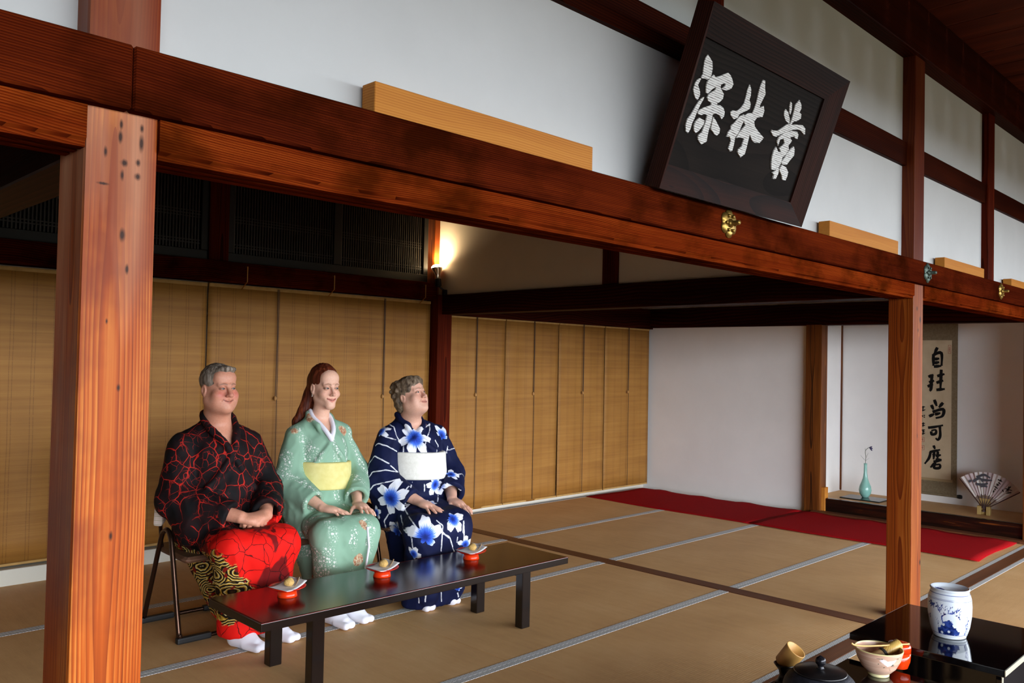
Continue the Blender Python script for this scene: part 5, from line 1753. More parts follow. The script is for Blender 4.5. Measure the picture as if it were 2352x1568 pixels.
NAVY_FLOWERS = [[[-0.044,-0.109,0.918],0.0934,20,6,[-0.63,-0.5,0.6]],[[-0.19,0.026,0.952],0.0529,60,5,[-0.81,0.19,0.55]],[[0.219,-0.044,0.913],0.073,110,5,[0.19,-0.95,0.25]],[[-0.251,-0.168,0.59],0.0987,80,6,[-0.95,-0.28,-0.18]],[[0.19,-0.174,0.692],0.0573,0,5,[-0.13,-0.36,0.93]],[[0.073,-0.168,0.639],0.0658,0,6,[0.26,-0.95,-0.15]],[[-0.007,-0.22,0.542],0.0418,40,6,[-0.09,-0.3,0.95]],[[-0.052,-0.474,0.495],0.0794,-60,5,[0.0,-0.76,0.66]],[[-0.254,-0.489,0.424],0.108,90,5,[-0.52,-0.85,-0.01]],[[-0.157,-0.118,0.379],0.0655,150,5,[-0.96,-0.21,-0.21]],[[0.029,-0.495,0.344],0.0539,90,5,[0.01,-0.99,-0.13]],[[-0.285,-0.426,0.326],0.0472,60,5,[-0.93,-0.31,-0.18]],[[-0.255,-0.041,0.492],0.0427,20,5,[-0.97,0.1,-0.22]],[[-0.188,-0.151,0.41],0.0549,30,5,[-0.7,0.23,-0.67]],[[-0.207,-0.184,0.42],0.0594,-30,5,[-0.79,0.3,-0.54]],[[-0.002,-0.473,0.101],0.0342,90,5,[-0.19,-0.97,-0.17]]]
NAVY_STEMS = [[[[-0.119,0.035,0.989],[-0.118,0.015,0.983],[-0.115,-0.002,0.976],[-0.122,-0.024,0.953],[-0.125,-0.042,0.929],[-0.111,-0.045,0.907],[-0.102,-0.054,0.886]],0.0042],[[[-0.231,0.019,0.871],[-0.225,0.002,0.885],[-0.213,-0.03,0.879],[-0.193,-0.048,0.872],[-0.172,-0.067,0.857],[-0.133,-0.062,0.839]],0.0042],[[[-0.274,0.017,0.77],[-0.265,0.004,0.792],[-0.256,-0.008,0.814],[-0.248,-0.037,0.805],[-0.238,-0.061,0.796],[-0.224,-0.076,0.786],[-0.207,-0.087,0.775]],0.0042],[[[-0.312,-0.04,0.703],[-0.301,-0.042,0.716],[-0.29,-0.044,0.729],[-0.269,-0.076,0.736],[-0.239,-0.096,0.742],[-0.205,-0.108,0.735],[-0.156,-0.101,0.724]],0.0042],[[[-0.307,-0.031,0.617],[-0.31,-0.06,0.639],[-0.303,-0.075,0.658],[-0.281,-0.105,0.669],[-0.256,-0.131,0.678],[-0.227,-0.152,0.687],[-0.187,-0.158,0.694]],0.0042],[[[-0.189,-0.02,0.924],[-0.166,-0.042,0.916],[-0.139,-0.056,0.906]],0.0042],[[[-0.1,-0.078,0.866],[-0.104,-0.084,0.848],[-0.103,-0.083,0.829]],0.0042],[[[0.149,-0.014,0.988],[0.091,-0.085,0.96],[0.049,-0.118,0.924],[0.013,-0.144,0.887],[0.011,-0.137,0.858],[0.004,-0.137,0.831]],0.0042],[[[-0.024,-0.108,0.942],[-0.004,-0.108,0.954],[0.019,-0.104,0.965],[0.076,-0.068,0.976],[0.144,-0.02,0.986]],0.0042],[[[0.101,-0.125,0.9],[0.111,-0.128,0.88],[0.124,-0.129,0.861],[0.091,-0.156,0.841],[0.083,-0.154,0.818]],0.0042],[[[0.255,-0.075,0.826],[0.285,-0.068,0.828],[0.326,-0.048,0.829]],0.0042],[[[0.254,-0.066,0.848],[0.241,-0.076,0.828],[0.237,-0.077,0.808]],0.0042],[[[0.223,-0.181,0.691],[0.254,-0.177,0.688],[0.304,-0.152,0.681],[0.32,-0.149,0.662]],0.0042],[[[0.122,-0.216,0.649],[0.199,-0.259,0.605]],0.0042],[[[-0.207,-0.243,0.568],[-0.127,-0.172,0.56],[-0.112,-0.184,0.569],[-0.106,-0.191,0.587],[-0.126,-0.229,0.612]],0.0042],[[[-0.167,-0.221,0.657],[-0.191,-0.228,0.642],[-0.209,-0.228,0.626]],0.0042],[[[-0.069,-0.131,0.662],[-0.13,-0.2,0.66],[-0.16,-0.232,0.652]],0.0042],[[[-0.006,-0.166,0.648],[-0.003,-0.163,0.626],[0.001,-0.159,0.604]],0.0042],[[[0.084,-0.161,0.609],[0.082,-0.163,0.598],[0.079,-0.168,0.588]],0.0042],[[[0.095,-0.173,0.578],[0.072,-0.199,0.563],[0.043,-0.231,0.55]],0.0042],[[[-0.197,-0.226,0.535],[-0.219,-0.279,0.518],[-0.267,-0.364,0.51],[-0.288,-0.424,0.493],[-0.285,-0.453,0.468]],0.0042],[[[-0.223,-0.228,0.5],[-0.237,-0.254,0.483],[-0.254,-0.284,0.468],[-0.308,-0.386,0.458],[-0.31,-0.421,0.432]],0.0042],[[[-0.229,-0.445,0.517],[-0.225,-0.468,0.5],[-0.216,-0.485,0.482],[-0.183,-0.49,0.461],[-0.148,-0.494,0.44],[-0.128,-0.503,0.422],[-0.103,-0.505,0.402]],0.0042],[[[-0.162,-0.464,0.501],[-0.151,-0.478,0.487],[-0.137,-0.489,0.473],[-0.14,-0.494,0.454],[-0.142,-0.496,0.434]],0.0042],[[[0.016,-0.491,0.478],[0.009,-0.498,0.447],[0.006,-0.5,0.416]],0.0042],[[[-0.235,-0.13,0.496],[-0.239,-0.116,0.474],[-0.243,-0.102,0.451],[-0.231,-0.098,0.419],[-0.167,-0.023,0.369]],0.0042],[[[-0.2,-0.092,0.763],[-0.177,-0.098,0.744],[-0.15,-0.098,0.724]],0.0042],[[[-0.301,-0.003,0.728],[-0.28,0.013,0.758],[-0.261,0.025,0.789]],0.0042],[[[-0.226,-0.452,0.514],[-0.212,-0.475,0.494],[-0.189,-0.488,0.47],[-0.144,-0.495,0.438],[-0.099,-0.505,0.406],[-0.068,-0.492,0.36],[-0.034,-0.476,0.312]],0.0042],[[[-0.144,-0.496,0.427],[-0.143,-0.493,0.379],[-0.132,-0.477,0.327]],0.0042],[[[-0.224,-0.227,0.498],[-0.253,-0.281,0.47],[-0.308,-0.37,0.45],[-0.312,-0.407,0.437],[-0.308,-0.433,0.422],[-0.303,-0.435,0.391],[-0.292,-0.429,0.358]],0.0042],[[[-0.031,-0.497,0.395],[-0.029,-0.492,0.38],[-0.027,-0.488,0.365]],0.0042],[[[0.018,-0.491,0.48],[0.013,-0.499,0.447],[0.014,-0.501,0.413],[0.014,-0.5,0.39],[0.015,-0.497,0.366]],0.0042],[[[-0.106,-0.455,0.099],[-0.104,-0.455,0.071],[-0.099,-0.452,0.043]],0.0042],[[[-0.233,-0.476,0.109],[-0.233,-0.473,0.089],[-0.228,-0.466,0.067]],0.0042],[[[0.004,-0.467,0.076],[0.02,-0.459,0.048]],0.0042],[[[-0.251,-0.436,0.087],[-0.248,-0.436,0.073],[-0.242,-0.431,0.057]],0.0042]]

# ---- cloths
SKIN = skin_mat('skin')
def weave(k, strength=.25):
    k.bump(k.noise(k.coord(), 420, 2), strength, .0008)
def man_cloth():
    k = NT('black_red_crackle_cloth', .75, .15)
    co = k.coord(); x, y, z = k.sep(co)
    wv = k.noise(co, 9, 3, .6, out='Color')
    cw = k.n('ShaderNodeVectorMath', operation='MULTIPLY_ADD')
    k.put(cw.inputs[0], wv); cw.inputs[1].default_value = (.042, .042, .042); k.put(cw.inputs[2], co)
    e1 = k.voro(k.map(cw.outputs[0], (1, .9, .8)), 13.0, 'DISTANCE_TO_EDGE')
    e2 = k.voro(k.map(cw.outputs[0], (1, .9, .8), (3, 1, 2)), 27.0, 'DISTANCE_TO_EDGE')
    wid = k.noise(co, 16, 2)
    l1 = k.step(k.sub(e1, k.mul(wid, .022)), .013, .001)
    l2 = k.mul(k.step(e2, .028, .008), k.step(k.noise(co, 8, 2), .50, .56))
    line = k.math('MAXIMUM', l1, k.mul(l2, .8))
    black = k.mix(k.mul(line, k.step(k.noise(co, 11, 2), .36, .52)), '100e10', 'b4241a')
    halo = k.step(e1, .30, .0)
    black = k.mix(k.mul(halo, .10), black, '5a1512')
    # lower part: red with dark cracks and darker clouds
    cloud = k.step(k.noise(k.map(co, (1, 1, .45)), 6, 3, .5), .55, .575)
    red = k.mix(cloud, 'd8160f', '6e0f10')
    red = k.mix(k.mul(k.step(k.sub(e1, k.mul(wid, .02)), .010, .001), .85), red, '1c0808')
    # golden swirls along the side and the coat tail
    sw = k.n('ShaderNodeTexWave', wave_type='RINGS', rings_direction='SPHERICAL')
    vc = k.n('ShaderNodeTexVoronoi', feature='F1'); vc.inputs['Scale'].default_value = 9.0
    k.put(vc.inputs['Vector'], k.map(cw.outputs[0], (1, 1.0, 1.5)))
    vd = vc.outputs['Distance']
    rg = k.math('FRACT', k.add(k.mul(vd, 6.5), k.mul(k.noise(co, 20, 2), 1.4)))
    gold = k.ramp(rg, [(.0, '100b06'), (.22, '140d06'), (.30, '8a6418'), (.55, 'c8a03c'), (.72, 'e0d49a'), (.80, '3a2408'), (1.0, '120b05')])
    gold = k.mix(k.step(k.noise(co, 24, 2), .60, .63), gold, '7a140e')
    lowm = k.attr('low'); gm = k.attr('gold')
    nz = k.noise(co, 14, 3)
    c = k.mix(k.step(k.add(lowm, k.mul(k.sub(nz, .5), .02)), -.002, .004), black, red)
    c = k.mix(k.step(k.add(gm, k.mul(k.sub(nz, .5), .12)), -.004, .006), c, gold)
    k.col(c); weave(k)
    return k.m
def green_cloth():
    k = NT('sage_blossom_cloth', .7, .2)
    co = k.coord(); x, y, z = k.sep(co)
    base = k.ramp(k.noise(co, 6, 3), [(.3, '7c9f88'), (.7, '88ab94')])
    # wandering sprays of little white blossoms
    u = k.add(k.add(x, k.mul(y, .55)), k.mul(k.noise(k.comb(k.mul(x, 2), k.mul(y, 2), k.mul(z, 5)), 1.0, 2), .16))
    spray = k.math('ABSOLUTE', k.sub(k.math('FRACT', k.mul(u, 1 / .105)), .5))
    gate = k.mul(k.step(spray, .24, .12), k.step(k.noise(k.map(co, (4, 4, 7)), 1.0, 2), .38, .46))
    d1 = k.voro(co, 62.0, 'F1', rnd=.9)
    big = k.mul(k.step(d1, .40, .30), k.step(k.voro(co, 62.0, 'F1', 'Color', .9), .38, .42))
    d2 = k.voro(k.map(co, (1, 1, 1), (7, 3, 1)), 120.0, 'F1')
    small = k.step(d2, .36, .26)
    w_ = k.mul(gate, k.math('MAXIMUM', big, k.mul(small, .75)))
    # scattered russet fan motifs
    vm = k.n('ShaderNodeTexVoronoi', feature='F1'); vm.inputs['Scale'].default_value = 7.0
    k.put(vm.inputs['Vector'], co)
    md = k.add(vm.outputs['Distance'], k.mul(k.sub(k.noise(co, 26, 2), .5), .10))
    pick = k.step(k.sep(vm.outputs['Color'])[0], .52, .54)
    mot = k.mul(k.step(md, .235, .215), pick)
    spk = k.noise(co, 90, 3)
    mc = k.ramp(spk, [(.35, 'a8512e'), (.5, 'b98a6c'), (.58, 'c9b494'), (.75, 'd8cdb6')])
    c = k.mix(w_, base, 'dfe3dc')
    c = k.mix(k.mul(mot, .85), c, mc)
    k.col(c); weave(k)
    return k.m
def navy_cloth():
    k = NT('navy_flower_cloth', .7, .15)
    co = k.coord()
    fl_ = k.attr('flower'); rr = k.attr('fl_r'); st_ = k.attr('stem'); an = k.attr('fl_a')
    nz = k.noise(co, 70, 3)
    base = k.ramp(k.noise(co, 8, 3), [(.3, '0c1230'), (.7, '131a40')])
    c = k.mix(k.step(k.add(st_, k.mul(k.sub(nz, .5), .003)), .0012, -.0008), base, 'd9dbe4')
    ray = k.noise(k.comb(k.mul(an, 3.4), k.mul(rr, .8), 0), 3.0, 3)
    pet = k.ramp(k.add(rr, k.mul(k.sub(ray, .5), .5)), [(.10, '14246a'), (.26, '2546b4'), (.42, '4a78dc'), (.54, 'b9c8ec'), (.64, 'e2e4ee')])
    c = k.mix(k.step(k.add(fl_, k.mul(k.sub(nz, .5), .003)), .0012, -.0012), c, pet)
    k.col(c); weave(k)
    return k.m
WHITE_COTTON = plain('white_cotton', 'e4e2ec', .85, .2)
k = NT('yellow_sash_cloth', .7, .2); k.col(k.ramp(k.noise(k.coord(), 30, 3), [(.3, 'd2c67c'), (.7, 'dcd28e')])); weave(k); YELLOW_OBI = k.m
k = NT('cream_sash_cloth', .8, .2)
f_ = k.noise(k.coord(), 55, 4, .6); k.col(k.ramp(f_, [(.3, 'dcdad0'), (.7, 'eae8e0')])); k.bump(f_, .5, .004); CREAM_OBI = k.m
k = NT('striped_sash_cloth', .8, .2)
x, y, z = k.sep(k.coord())
s_ = k.math('FRACT', k.mul(k.add(z, k.mul(x, .35)), 1 / .022)); k.col(k.ramp(s_, [(.3, 'd8c4b8'), (.5, 'e0d4cc'), (.55, 'a08a4c'), (.68, 'd6c6ba')])); STRIPE_OBI = k.m

def hair_mat(name, dark, mid, light, sc=(90, 90, 9)):
    k = NT(name, .55, .25)
    co = k.coord()
    n_ = k.noise(k.map(co, sc), 1.0, 4, .6)
    k.col(k.ramp(n_, [(.3, dark), (.5, mid), (.72, light)]))
    k.bump(n_, .6, .004)
    return k.m

# ================================================================== the man in black and red
def make_man():
    t = thing('person', 'older man with short grey hair in a black and red robe, hands clasped', 'person', (2.0, 4.15, 0), group='seated people')
    P = dict(cx=.03, hipr=(.20, .17, .13), bellyr=(.195, .175, .17), chestr=(.185, .145, .165), shw=.175, shz=.925, neck=(.024, .02, 1.062),
             kneeR=(-.10, -.42, .462), kneeL=(.155, -.42, .462), ankR=(-.045, -.40, .07), ankL=(.125, -.38, .07), toeR=(.005, -.545), toeL=(.185, -.53),
             hem=.055, thr=.098, knr=.080, hemr=.085,
             shR=(-.155, .03, .915), shL=(.205, .03, .910), elR=(-.205, -.035, .66), elL=(.270, -.035, .67), cuR=(-.045, -.265, .595), cuL=(.165, -.265, .600),
             wrR=(.000, -.300, .592), wrL=(.135, -.305, .592),
             sr=(.074, .095, .080), bagR=[((-.20, -.09, .62), (-.19, -.13, .50), .070, .055), ((-.20, -.12, .56), (-.10, -.22, .50), .070, .06)],
             v=(.035, .875), vw=.080,
             collar=[([(.090, .05, 1.080), (.102, .0, 1.048), (.090, -.055, 1.005), (.066, -.105, .955), (.035, .875), (-.03, .79), (-.09, .72)], .019),
                     ([(-.040, .05, 1.080), (-.058, .0, 1.048), (-.046, -.05, 1.005), (-.012, -.105, .955), (.04, .875), (.10, .78), (.15, .70)], .019)],
             head=(.005, -.030, 1.210), yaw=6, pitch=1, face=dict(size=.96, wide=1.10, jaw=1.14, cheek=1.12, nose=1.2, smile=.008, eye=.0030, dewlap=1, gaze=(.15, .10)),
             neckr=.066, skin='c98a70', blush='bc4c40', bl=.75, lips='b4604e', brow='6a4a3a', browst=.6, lash='3a2018',
             handbox=((-.06, -.46, .50), (.22, -.24, .68)), arm=.042, wrist=.031,
             hdR=((.86, -.42, -.22), (-.25, -.35, .90)), hdL=((-.90, -.30, -.12), (.15, -.45, .88)),
             hkR=dict(sc=1.0, curl=(38, 52, 30), thumb_out=22, thumb_curl=-2, spread=.5, fat=1.06), hkL=dict(sc=1.0, curl=(42, 55, 30), thumb_out=25, thumb_curl=0, spread=.5, fat=1.06))
    f, tor = robe_field(P)
    V, F = f.mesh(1)
    V = folds(V, F, [([(-.16, -.03, .90), (-.20, -.08, .72), (-.16, -.20, .60)], .018, .008), ([(-.10, -.09, .92), (-.12, -.14, .76), (-.08, -.22, .62)], .016, .008),
                     ([(.18, -.08, .90), (.20, -.14, .74), (.17, -.22, .64)], .016, .008), ([(.06, -.16, .80), (-.02, -.18, .70), (-.08, -.16, .62)], .014, .006),
                     ([(-.22, .0, .70), (-.24, -.05, .55)], .014, .007), ([(-.08, -.40, .54), (-.09, -.50, .38), (-.06, -.47, .15)], .020, .010), ([(.00, -.38, .53), (.02, -.50, .36), (.03, -.48, .12)], .012, -.006),
                     ([(.12, -.40, .54), (.13, -.51, .38), (.10, -.46, .15)], .020, .010), ([(-.16, -.30, .5), (-.15, -.40, .3)], .014, .008)])
    x, y, z = V[:, 0], V[:, 1], V[:, 2]
    # boundary of the jacket front over the lap: red begins ahead of the sleeves
    lap = np.minimum(np.minimum(-.165 - y + .10 * np.clip((x - .03) / .2, -1, 1) ** 2 + np.clip(z - .50, -1, .12) * -.8, .575 - z), .6)
    lap = np.where((z < .36) & (y < -.02), .3, lap)
    lap = np.where((x < -.10) & (y > -.22) & (z > .34), -.2, lap)
    sl_R = seg_dist(V, (-.215, -.05, .62), (-.08, -.235, .55)) - .13
    lap = np.minimum(lap, np.where(z > .40, sl_R * 1.0, lap))
    gold = np.minimum((.445 - 1.05 * (x + .17) - z) * .6, .40 - x)
    gold = np.where(y < -.30, gold, np.minimum(np.minimum(-.10 - x, .49 - z) + np.clip(-y, 0, .1), gold))
    gold = np.maximum(gold, np.minimum(y - .085, .9 - z))
    gold = np.minimum(gold, np.where(z > .44, sl_R - .01, 1))
    gold = np.minimum(gold, z - .13)
    np_mesh('robe', V, F, man_cloth(), t, attrs={'low': lap, 'gold': gold})
    band_part('sash', tor, P, .535, .615, .012, STRIPE_OBI, t, tilt=-.12, ymin=.02)
    bm = NB(); box(bm, -.045, .045, -.022, .022, -.048, .048, .012, 2)
    kn = from_bm('sash_knot', bm, STRIPE_OBI, t)
    kn.location = (-.222, .105, .575); kn.rotation_euler = (.1, -.25, .9)
    fb, body, hc, R = body_mesh(P, t)
    head_eyes(hc, R, P['face'], t, eye_mat('grey_blue_eyes', '343c40'))
    def hb(f, W, R):
        f.ell(W((0, .022, .046)), (.0885, .102, .091), .0, R)
        f.ell(W((.01, -.058, .104)), (.052, .026, .017), .02, R)
        f.ell(W((0, -.114, -.006)), (.088, .078, .086), .012, R, 'cut')
        f.ell(W((0, -.02, -.085)), (.13, .085, .085), .012, R, 'cut')
        f.ell(W((0, .10, -.115)), (.12, .09, .085), .012, R, 'cut')
        for s in (-1, 1):
            f.ell(W((s * .083, .010, -.012)), (.020, .024, .034), .006, R, 'cut')
    hair_part(P, hc, R, t, hair_mat('grey_short_hair', '3e342c', '77695c', 'a89c90'), hb, amp=.004, freq=(70, 40, 40))
    for s in 'RL':
        sock(P, s, t, WHITE_COTTON)
    return t

# ================================================================== the woman in pale green
def make_green():
    t = thing('person', 'young woman with long auburn hair in a sage green kimono with a yellow sash', 'person', (2.60, 4.13, 0), group='seated people')
    P = dict(cx=.03, hipx=-.01, hipr=(.19, .16, .13), bellyr=(.155, .135, .17), chestr=(.156, .138, .16), shw=.145, shz=.942, neck=(.020, .015, 1.058),
             kneeR=(-.175, -.39, .462), kneeL=(.055, -.39, .462), ankR=(-.125, -.36, .07), ankL=(-.015, -.36, .07), toeR=(-.105, -.525), toeL=(.020, -.505),
             hem=.095, thr=.088, knr=.074, hemr=.074, rest='RL',
             shR=(-.128, .025, .932), shL=(.165, .025, .925), elR=(-.170, .005, .685), elL=(.252, -.01, .70), cuR=(-.140, -.185, .610), cuL=(.140, -.19, .612),
             wrR=(-.105, -.235, .588), wrL=(.108, -.245, .598),
             sr=(.060, .090, .070), bagR=[((-.175, .0, .64), (-.185, -.05, .50), .080, .055), ((-.165, -.06, .56), (-.165, -.16, .46), .080, .070)],
             bagL=[((.235, -.01, .62), (.220, -.10, .52), .06, .05)],
             v=(.012, .945), vw=.062,
             collar=[([(.078, .05, 1.065), (.088, .0, 1.035), (.072, -.055, 1.0), (.045, .962), (.012, .915), (-.035, .85), (-.075, .79)], .016),
                     ([(-.036, .05, 1.065), (-.050, .0, 1.035), (-.036, -.055, 1.0), (-.015, .962), (.015, .915), (.065, .845), (.105, .79)], .016)],
             head=(.026, -.022, 1.214), yaw=-4, pitch=-4, face=dict(size=.955, wide=.97, jaw=.93, cheek=.90, nose=.9, smile=.007, eye=.0040, gaze=(.25, .02)),
             neckr=.046, skin='e0b098', blush='d98a74', bl=.35, lips='c8645a', brow='744628', browst=.55, lash='4a2e24',
             handbox=((-.14, -.44, .44), (.22, -.20, .66)), arm=.034, wrist=.024,
             hdR=((.42, -.72, -.42), (.25, -.42, .88)), hdL=((-.10, -.78, -.50), (.0, -.50, .85)),
             hkR=dict(sc=.93, curl=(8, 14, 12), thumb_out=48, spread=1.1, droop=2, fat=.96), hkL=dict(sc=.93, curl=(8, 14, 12), thumb_out=50, spread=1.6, droop=2, fat=.96),
             extra=[((-.175, -.42, .40), (-.13, -.44, .16), .05, .05, .04), ((.05, -.42, .40), (.0, -.42, .16), .05, .05, .04)])
    f, tor = robe_field(P)
    V, F = f.mesh(1)
    V = folds(V, F, [([(-.11, -.06, .93), (-.15, -.08, .76), (-.15, -.13, .64)], .014, .007), ([(.17, -.06, .93), (.21, -.08, .78), (.18, -.15, .66)], .014, .007),
                     ([(-.22, -.02, .72), (-.21, -.10, .58)], .014, .006), ([(-.19, -.40, .50), (-.12, -.47, .36), (-.02, -.48, .30)], .018, .010), ([(-.20, -.36, .42), (-.14, -.46, .28), (-.05, -.47, .22)], .018, .010),
                     ([(.0, -.46, .52), (.01, -.49, .35), (-.02, -.46, .14)], .009, -.008), ([(-.02, -.12, .56), (-.06, -.25, .56), (-.08, -.40, .55)], .016, .006), ([(.09, -.40, .5), (.10, -.44, .3), (.05, -.42, .15)], .016, .006)])
    np_mesh('kimono', V, F, green_cloth(), t)
    band_part('sash', tor, P, .650, .802, .014, YELLOW_OBI, t, tilt=.03)
    # white under-collar
    pb = Field(np.arange(-.12, .16, .005), np.arange(-.22, .12, .005), np.arange(.88, 1.12, .005))
    for path in ([(.064, .045, 1.078), (.073, .0, 1.046), (.060, -.052, 1.012), (.040, -.095, .972), (.014, -.118, .928)], [(-.024, .045, 1.078), (-.036, .0, 1.046), (-.024, -.052, 1.012), (-.008, -.095, .972), (.013, -.120, .926)]):
        pp = [tuple(q) for q in smooth_path(path, 4)]
        for a, b in zip(pp[:-1], pp[1:]):
            pb.cap(a, b, .0125, .0125, .004)
    V2, F2 = pb.mesh(1)
    np_mesh('under_collar', V2, F2, WHITE_COTTON, t)
    bm = NB(); tube(bm, [(.012, -.478, .50), (.016, -.492, .40), (.0, -.486, .28), (-.010, -.470, .16)], .006, 8)
    from_bm('under_robe_edge', bm, WHITE_COTTON, t, smooth=True)
    fb, body, hc, R = body_mesh(P, t)
    head_eyes(hc, R, P['face'], t, eye_mat('hazel_eyes', '3a3c36'))
    def hb(f, W, R):
        f.ell(W((0, .028, .046)), (.0790, .106, .094), .0, R)
        f.ell(W((0, -.100, -.012)), (.078, .078, .098), .014, R, 'cut')
        f.ell(W((0, -.01, -.10)), (.12, .075, .080), .012, R, 'cut')
        for s in (-1, 1):
            f.ell(W((s * .082, .008, -.014)), (.022, .022, .030), .006, R, 'cut')
        # long hair falling behind the shoulders
        f.cap(W((-.015, .080, .03)), W((-.02, .105, -.07)), .052, .046, .03)
        f.chain([W((-.035, .110, -.05)), W((-.065, .110, -.14)), W((-.105, .125, -.22)), W((-.125, .13, -.30))], [.040, .034, .026, .012], .02)
        f.chain([W((.0, .115, -.05)), W((-.01, .125, -.16)), W((-.02, .13, -.26))], [.046, .04, .024], .02)
    P['hairlen'] = .36
    hair_part(P, hc, R, t, hair_mat('auburn_hair', '2a0f08', '54200f', '8a4628', (80, 80, 6)), hb, amp=.004, freq=(90, 60, 6))
    bm = NB()
    for s in (-1,):
        bmesh.ops.create_uvsphere(bm, u_segments=12, v_segments=8, radius=.0055, matrix=Matrix.Translation(Vector(hc + R @ np.array((s * .076, .004, -.050)))))
        bmesh.ops.create_uvsphere(bm, u_segments=12, v_segments=8, radius=.0035, matrix=Matrix.Translation(Vector(hc + R @ np.array((s * .076, .004, -.042)))))
    from_bm('earring', bm, plain('silver', 'd0ccc8', .2, .5, .9), t, smooth=True)
    for s in 'RL':
        sock(P, s, t, WHITE_COTTON)
    return t

# ================================================================== the woman in navy and white
FLOWERS = []
def make_navy():
    t = thing('person', 'older woman with short wavy grey-brown hair in a navy kimono with big blue flowers', 'person', (3.17, 4.03, 0), group='seated people')
    P = dict(cx=.050, hipx=-.035, hipr=(.215, .175, .14), bellyr=(.185, .165, .17), chestr=(.176, .152, .16), shw=.170, shz=.920, neck=(.012, .02, 1.040),
             kneeR=(-.215, -.40, .430), kneeL=(.035, -.40, .440), ankR=(-.17, -.36, .06), ankL=(.0, -.36, .06), toeR=(-.17, -.455), toeL=(.01, -.45),
             hem=.010, thr=.096, knr=.084, hemr=.096, rest='RL',
             shR=(-.135, .025, .910), shL=(.240, .025, .905), elR=(-.215, -.02, .665), elL=(.305, -.02, .665), cuR=(-.150, -.200, .575), cuL=(.170, -.205, .590),
             wrR=(-.120, -.255, .548), wrL=(.128, -.262, .560),
             sr=(.070, .098, .080), bagR=[((-.21, -.02, .62), (-.22, -.06, .46), .085, .06), ((-.20, -.06, .56), (-.17, -.17, .47), .085, .065)],
             bagL=[((.285, -.02, .62), (.265, -.10, .53), .07, .055)],
             v=(-.018, .950), vw=.062,
             collar=[([(.076, .05, 1.048), (.084, .0, 1.02), (.062, -.055, .99), (.022, .960), (-.02, .925), (-.07, .87), (-.11, .82)], .018),
                     ([(-.052, .05, 1.048), (-.066, .0, 1.02), (-.055, -.055, .99), (-.038, .960), (-.012, .925), (.05, .86), (.10, .82)], .018)],
             head=(-.008, -.028, 1.160), yaw=13, pitch=20, face=dict(size=.90, wide=1.06, jaw=1.14, cheek=1.16, nose=.95, smile=.001, eye=.0034, dewlap=1, gaze=(.1, .25)),
             neckr=.060, skin='d8a690', blush='cc8472', bl=.4, lips='bc6a60', brow='82644e', browst=.4, lash='4a3228',
             handbox=((-.17, -.46, .38), (.22, -.22, .62)), arm=.040, wrist=.028,
             hdR=((.12, -.72, -.60), (.10, -.58, .80)), hdL=((-.05, -.72, -.62), (.0, -.6, .78)),
             hkR=dict(sc=.98, curl=(6, 10, 8), thumb_out=46, spread=1.3, droop=0, fat=1.04), hkL=dict(sc=.98, curl=(6, 10, 8), thumb_out=44, spread=1.3, droop=0, fat=1.04),
             extra=[((-.215, -.43, .38), (-.19, -.44, .10), .06, .055, .04), ((.03, -.43, .38), (.02, -.42, .10), .06, .055, .04)])
    f, tor = robe_field(P)
    V, F = f.mesh(1)
    V = folds(V, F, [([(-.14, -.05, .92), (-.19, -.07, .76), (-.17, -.14, .62)], .015, .007), ([(.20, -.06, .92), (.25, -.08, .78), (.21, -.16, .63)], .015, .007),
                     ([(-.25, -.02, .72), (-.24, -.10, .55)], .014, .007), ([(-.23, -.40, .46), (-.22, -.48, .30), (-.2, -.47, .10)], .018, .010), ([(-.09, -.45, .46), (-.08, -.49, .28), (-.09, -.47, .10)], .012, -.006),
                     ([(.06, -.42, .48), (.06, -.50, .30), (.04, -.47, .10)], .018, .010), ([(-.10, -.16, .58), (-.14, -.3, .54)], .014, .006)])
    N = vnormals(V, F)
    flw = np.full(len(V), 9.0); fr = np.full(len(V), 2.0); fa = np.zeros(len(V)); stm = np.full(len(V), 9.0)
    for (c, r, rot, n_, nrm) in NAVY_FLOWERS:
        c = np.array(c)
        nn = np.array(nrm, float); nn /= np.linalg.norm(nn)
        a1 = np.cross((0, 0, 1), nn); a1 /= np.linalg.norm(a1) + 1e-9; a2 = np.cross(nn, a1)
        q = V - c
        u, v, d = q @ a1, q @ a2, q @ nn
        ang = np.arctan2(v, u) - math.radians(rot)
        rad = np.sqrt(u * u + v * v + .25 * d * d)
        lobe = np.abs(np.cos(ang * n_ / 2)) ** .55
        fan = np.clip(1.15 * np.cos(ang * .42), .35, 1) if n_ == 5 else 1.0
        edge = r * (.34 + .66 * lobe) * fan * (1 + .05 * np.sin(ang * 17))
        ok = (np.abs(d) < .09) & ((N @ nn) > -.25)
        sd = np.where(ok, (rad - edge) * .8, 9)
        m = sd < flw
        flw = np.where(m, sd, flw)
        fr = np.where(m, rad / r, fr); fa = np.where(m, ang, fa)
    for pts, w_ in NAVY_STEMS:
        P_ = [tuple(p) for p in smooth_path(pts, 5)]
        stm = np.minimum(stm, pl_dist(V, P_) - w_ * .85)
    np_mesh('kimono', V, F, navy_cloth(), t, attrs={'flower': flw, 'fl_r': fr, 'fl_a': fa, 'stem': stm})
    band_part('sash', tor, P, .672, .832, .014, CREAM_OBI, t, tilt=.03)
    fb, body, hc, R = body_mesh(P, t)
    head_eyes(hc, R, P['face'], t, eye_mat('blue_grey_eyes', '363e42'))
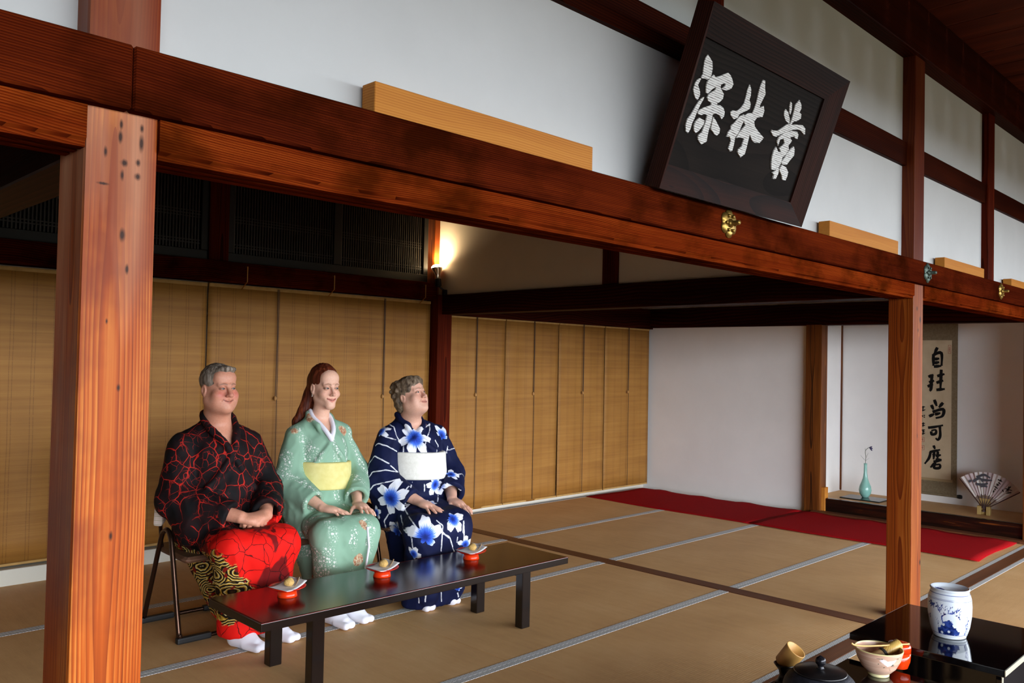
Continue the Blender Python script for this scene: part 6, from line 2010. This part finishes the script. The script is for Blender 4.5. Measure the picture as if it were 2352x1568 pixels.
    def hb(f, W, R):
        f.ell(W((0, .030, .040)), (.0885, .104, .092), .0, R)
        f.ell(W((0, .070, -.030)), (.084, .062, .078), .03, R)
        f.ell(W((0, -.016, .070)), (.079, .078, .060), .03, R)
        f.ell(W((.02, -.055, .090)), (.050, .032, .028), .02, R)
        f.ell(W((0, -.126, -.022)), (.086, .078, .092), .012, R, 'cut')
        f.ell(W((0, -.03, -.105)), (.13, .075, .075), .012, R, 'cut')
        rr = random.Random(5)
        for i in range(46):
            a = rr.uniform(-.1, PI + .1); zz = rr.uniform(-.07, .12)
            k_ = math.sqrt(max(.05, 1 - ((zz - .035) / .105) ** 2))
            p = W((.088 * k_ * math.cos(a), .035 + .108 * k_ * math.sin(a), zz))
            f.ell(p, (.017, .017, .014), .010, R)
        for s in (-1, 1):
            f.ell(W((s * .084, -.004, -.030)), (.018, .020, .020), .006, R, 'cut')
    hair_part(P, hc, R, t, hair_mat('grey_brown_wavy_hair', '2e241c', '6c5a48', '9a8a76', (50, 50, 30)), hb, amp=.006, freq=(45, 45, 45))
    for s in 'RL':
        sock(P, s, t, WHITE_COTTON)
    return t

place_set()
make_man(); make_green(); make_navy()
# ================================================================== LIGHT AND CAMERA
w = bpy.data.worlds.new('overcast_sky')
bpy.context.scene.world = w
w.use_nodes = True
nt = w.node_tree
bg = nt.nodes['Background']
tc = nt.nodes.new('ShaderNodeTexCoord')
sx = nt.nodes.new('ShaderNodeSeparateXYZ')
rp = nt.nodes.new('ShaderNodeValToRGB')
nt.links.new(tc.outputs['Generated'], sx.inputs[0])
nt.links.new(sx.outputs[2], rp.inputs[0])
rp.color_ramp.elements[0].position = 0.0
rp.color_ramp.elements[0].color = (.86, .92, 1.0, 1)
rp.color_ramp.elements[1].position = .5
rp.color_ramp.elements[1].color = (.92, .96, 1.0, 1)
nt.links.new(rp.outputs[0], bg.inputs[0])
bg.inputs[1].default_value = SKY
# the open veranda side of the front room lets the daylight in
def portal(x0, x1, z0, z1, y, rz=0.0, cx=None):
    l = bpy.data.lights.new('veranda_opening', 'AREA')
    l.shape = 'RECTANGLE'; l.size = x1 - x0; l.size_y = z1 - z0
    l.cycles.is_portal = True
    o = bpy.data.objects.new('veranda_opening', l); COL.objects.link(o)
    o.location = ((x0 + x1) / 2 if cx is None else cx, y, (z0 + z1) / 2)
    o.rotation_euler = (PI / 2, 0, rz)
portal(-2.5, 9.5, -.06, 2.6, -3.05)
portal(0, 2.0, -.06, 2.4, -2.0, PI / 2, 9.55)

cam = bpy.data.cameras.new('camera')
cam.sensor_width = 36.0
cam.lens = 1934.05 / 2352 * 36
cam.clip_start = .05
co_ = bpy.data.objects.new('camera', cam); COL.objects.link(co_)
yaw, pitch, roll = .785765, .0237413, .0207655
fwd = Vector((math.sin(yaw) * math.cos(pitch), math.cos(yaw) * math.cos(pitch), math.sin(pitch)))
rt = Vector((math.cos(yaw), -math.sin(yaw), 0)); up = rt.cross(fwd)
r2 = rt * math.cos(roll) + up * math.sin(roll); u2 = -rt * math.sin(roll) + up * math.cos(roll)
co_.matrix_world = Matrix(((r2.x, u2.x, -fwd.x, 0), (r2.y, u2.y, -fwd.y, 0), (r2.z, u2.z, -fwd.z, 1.38), (0, 0, 0, 1)))
S = bpy.context.scene
S.camera = co_
S.view_settings.view_transform = 'Standard'
S.view_settings.look = 'None'
S.view_settings.exposure = EXPO
S.view_settings.gamma = 1.0
S.view_settings.use_curve_mapping = False
S.cycles.max_bounces = 10
S.cycles.diffuse_bounces = 6
S.cycles.caustics_reflective = False
S.cycles.caustics_refractive = False
S.cycles.sample_clamp_indirect = 6.0
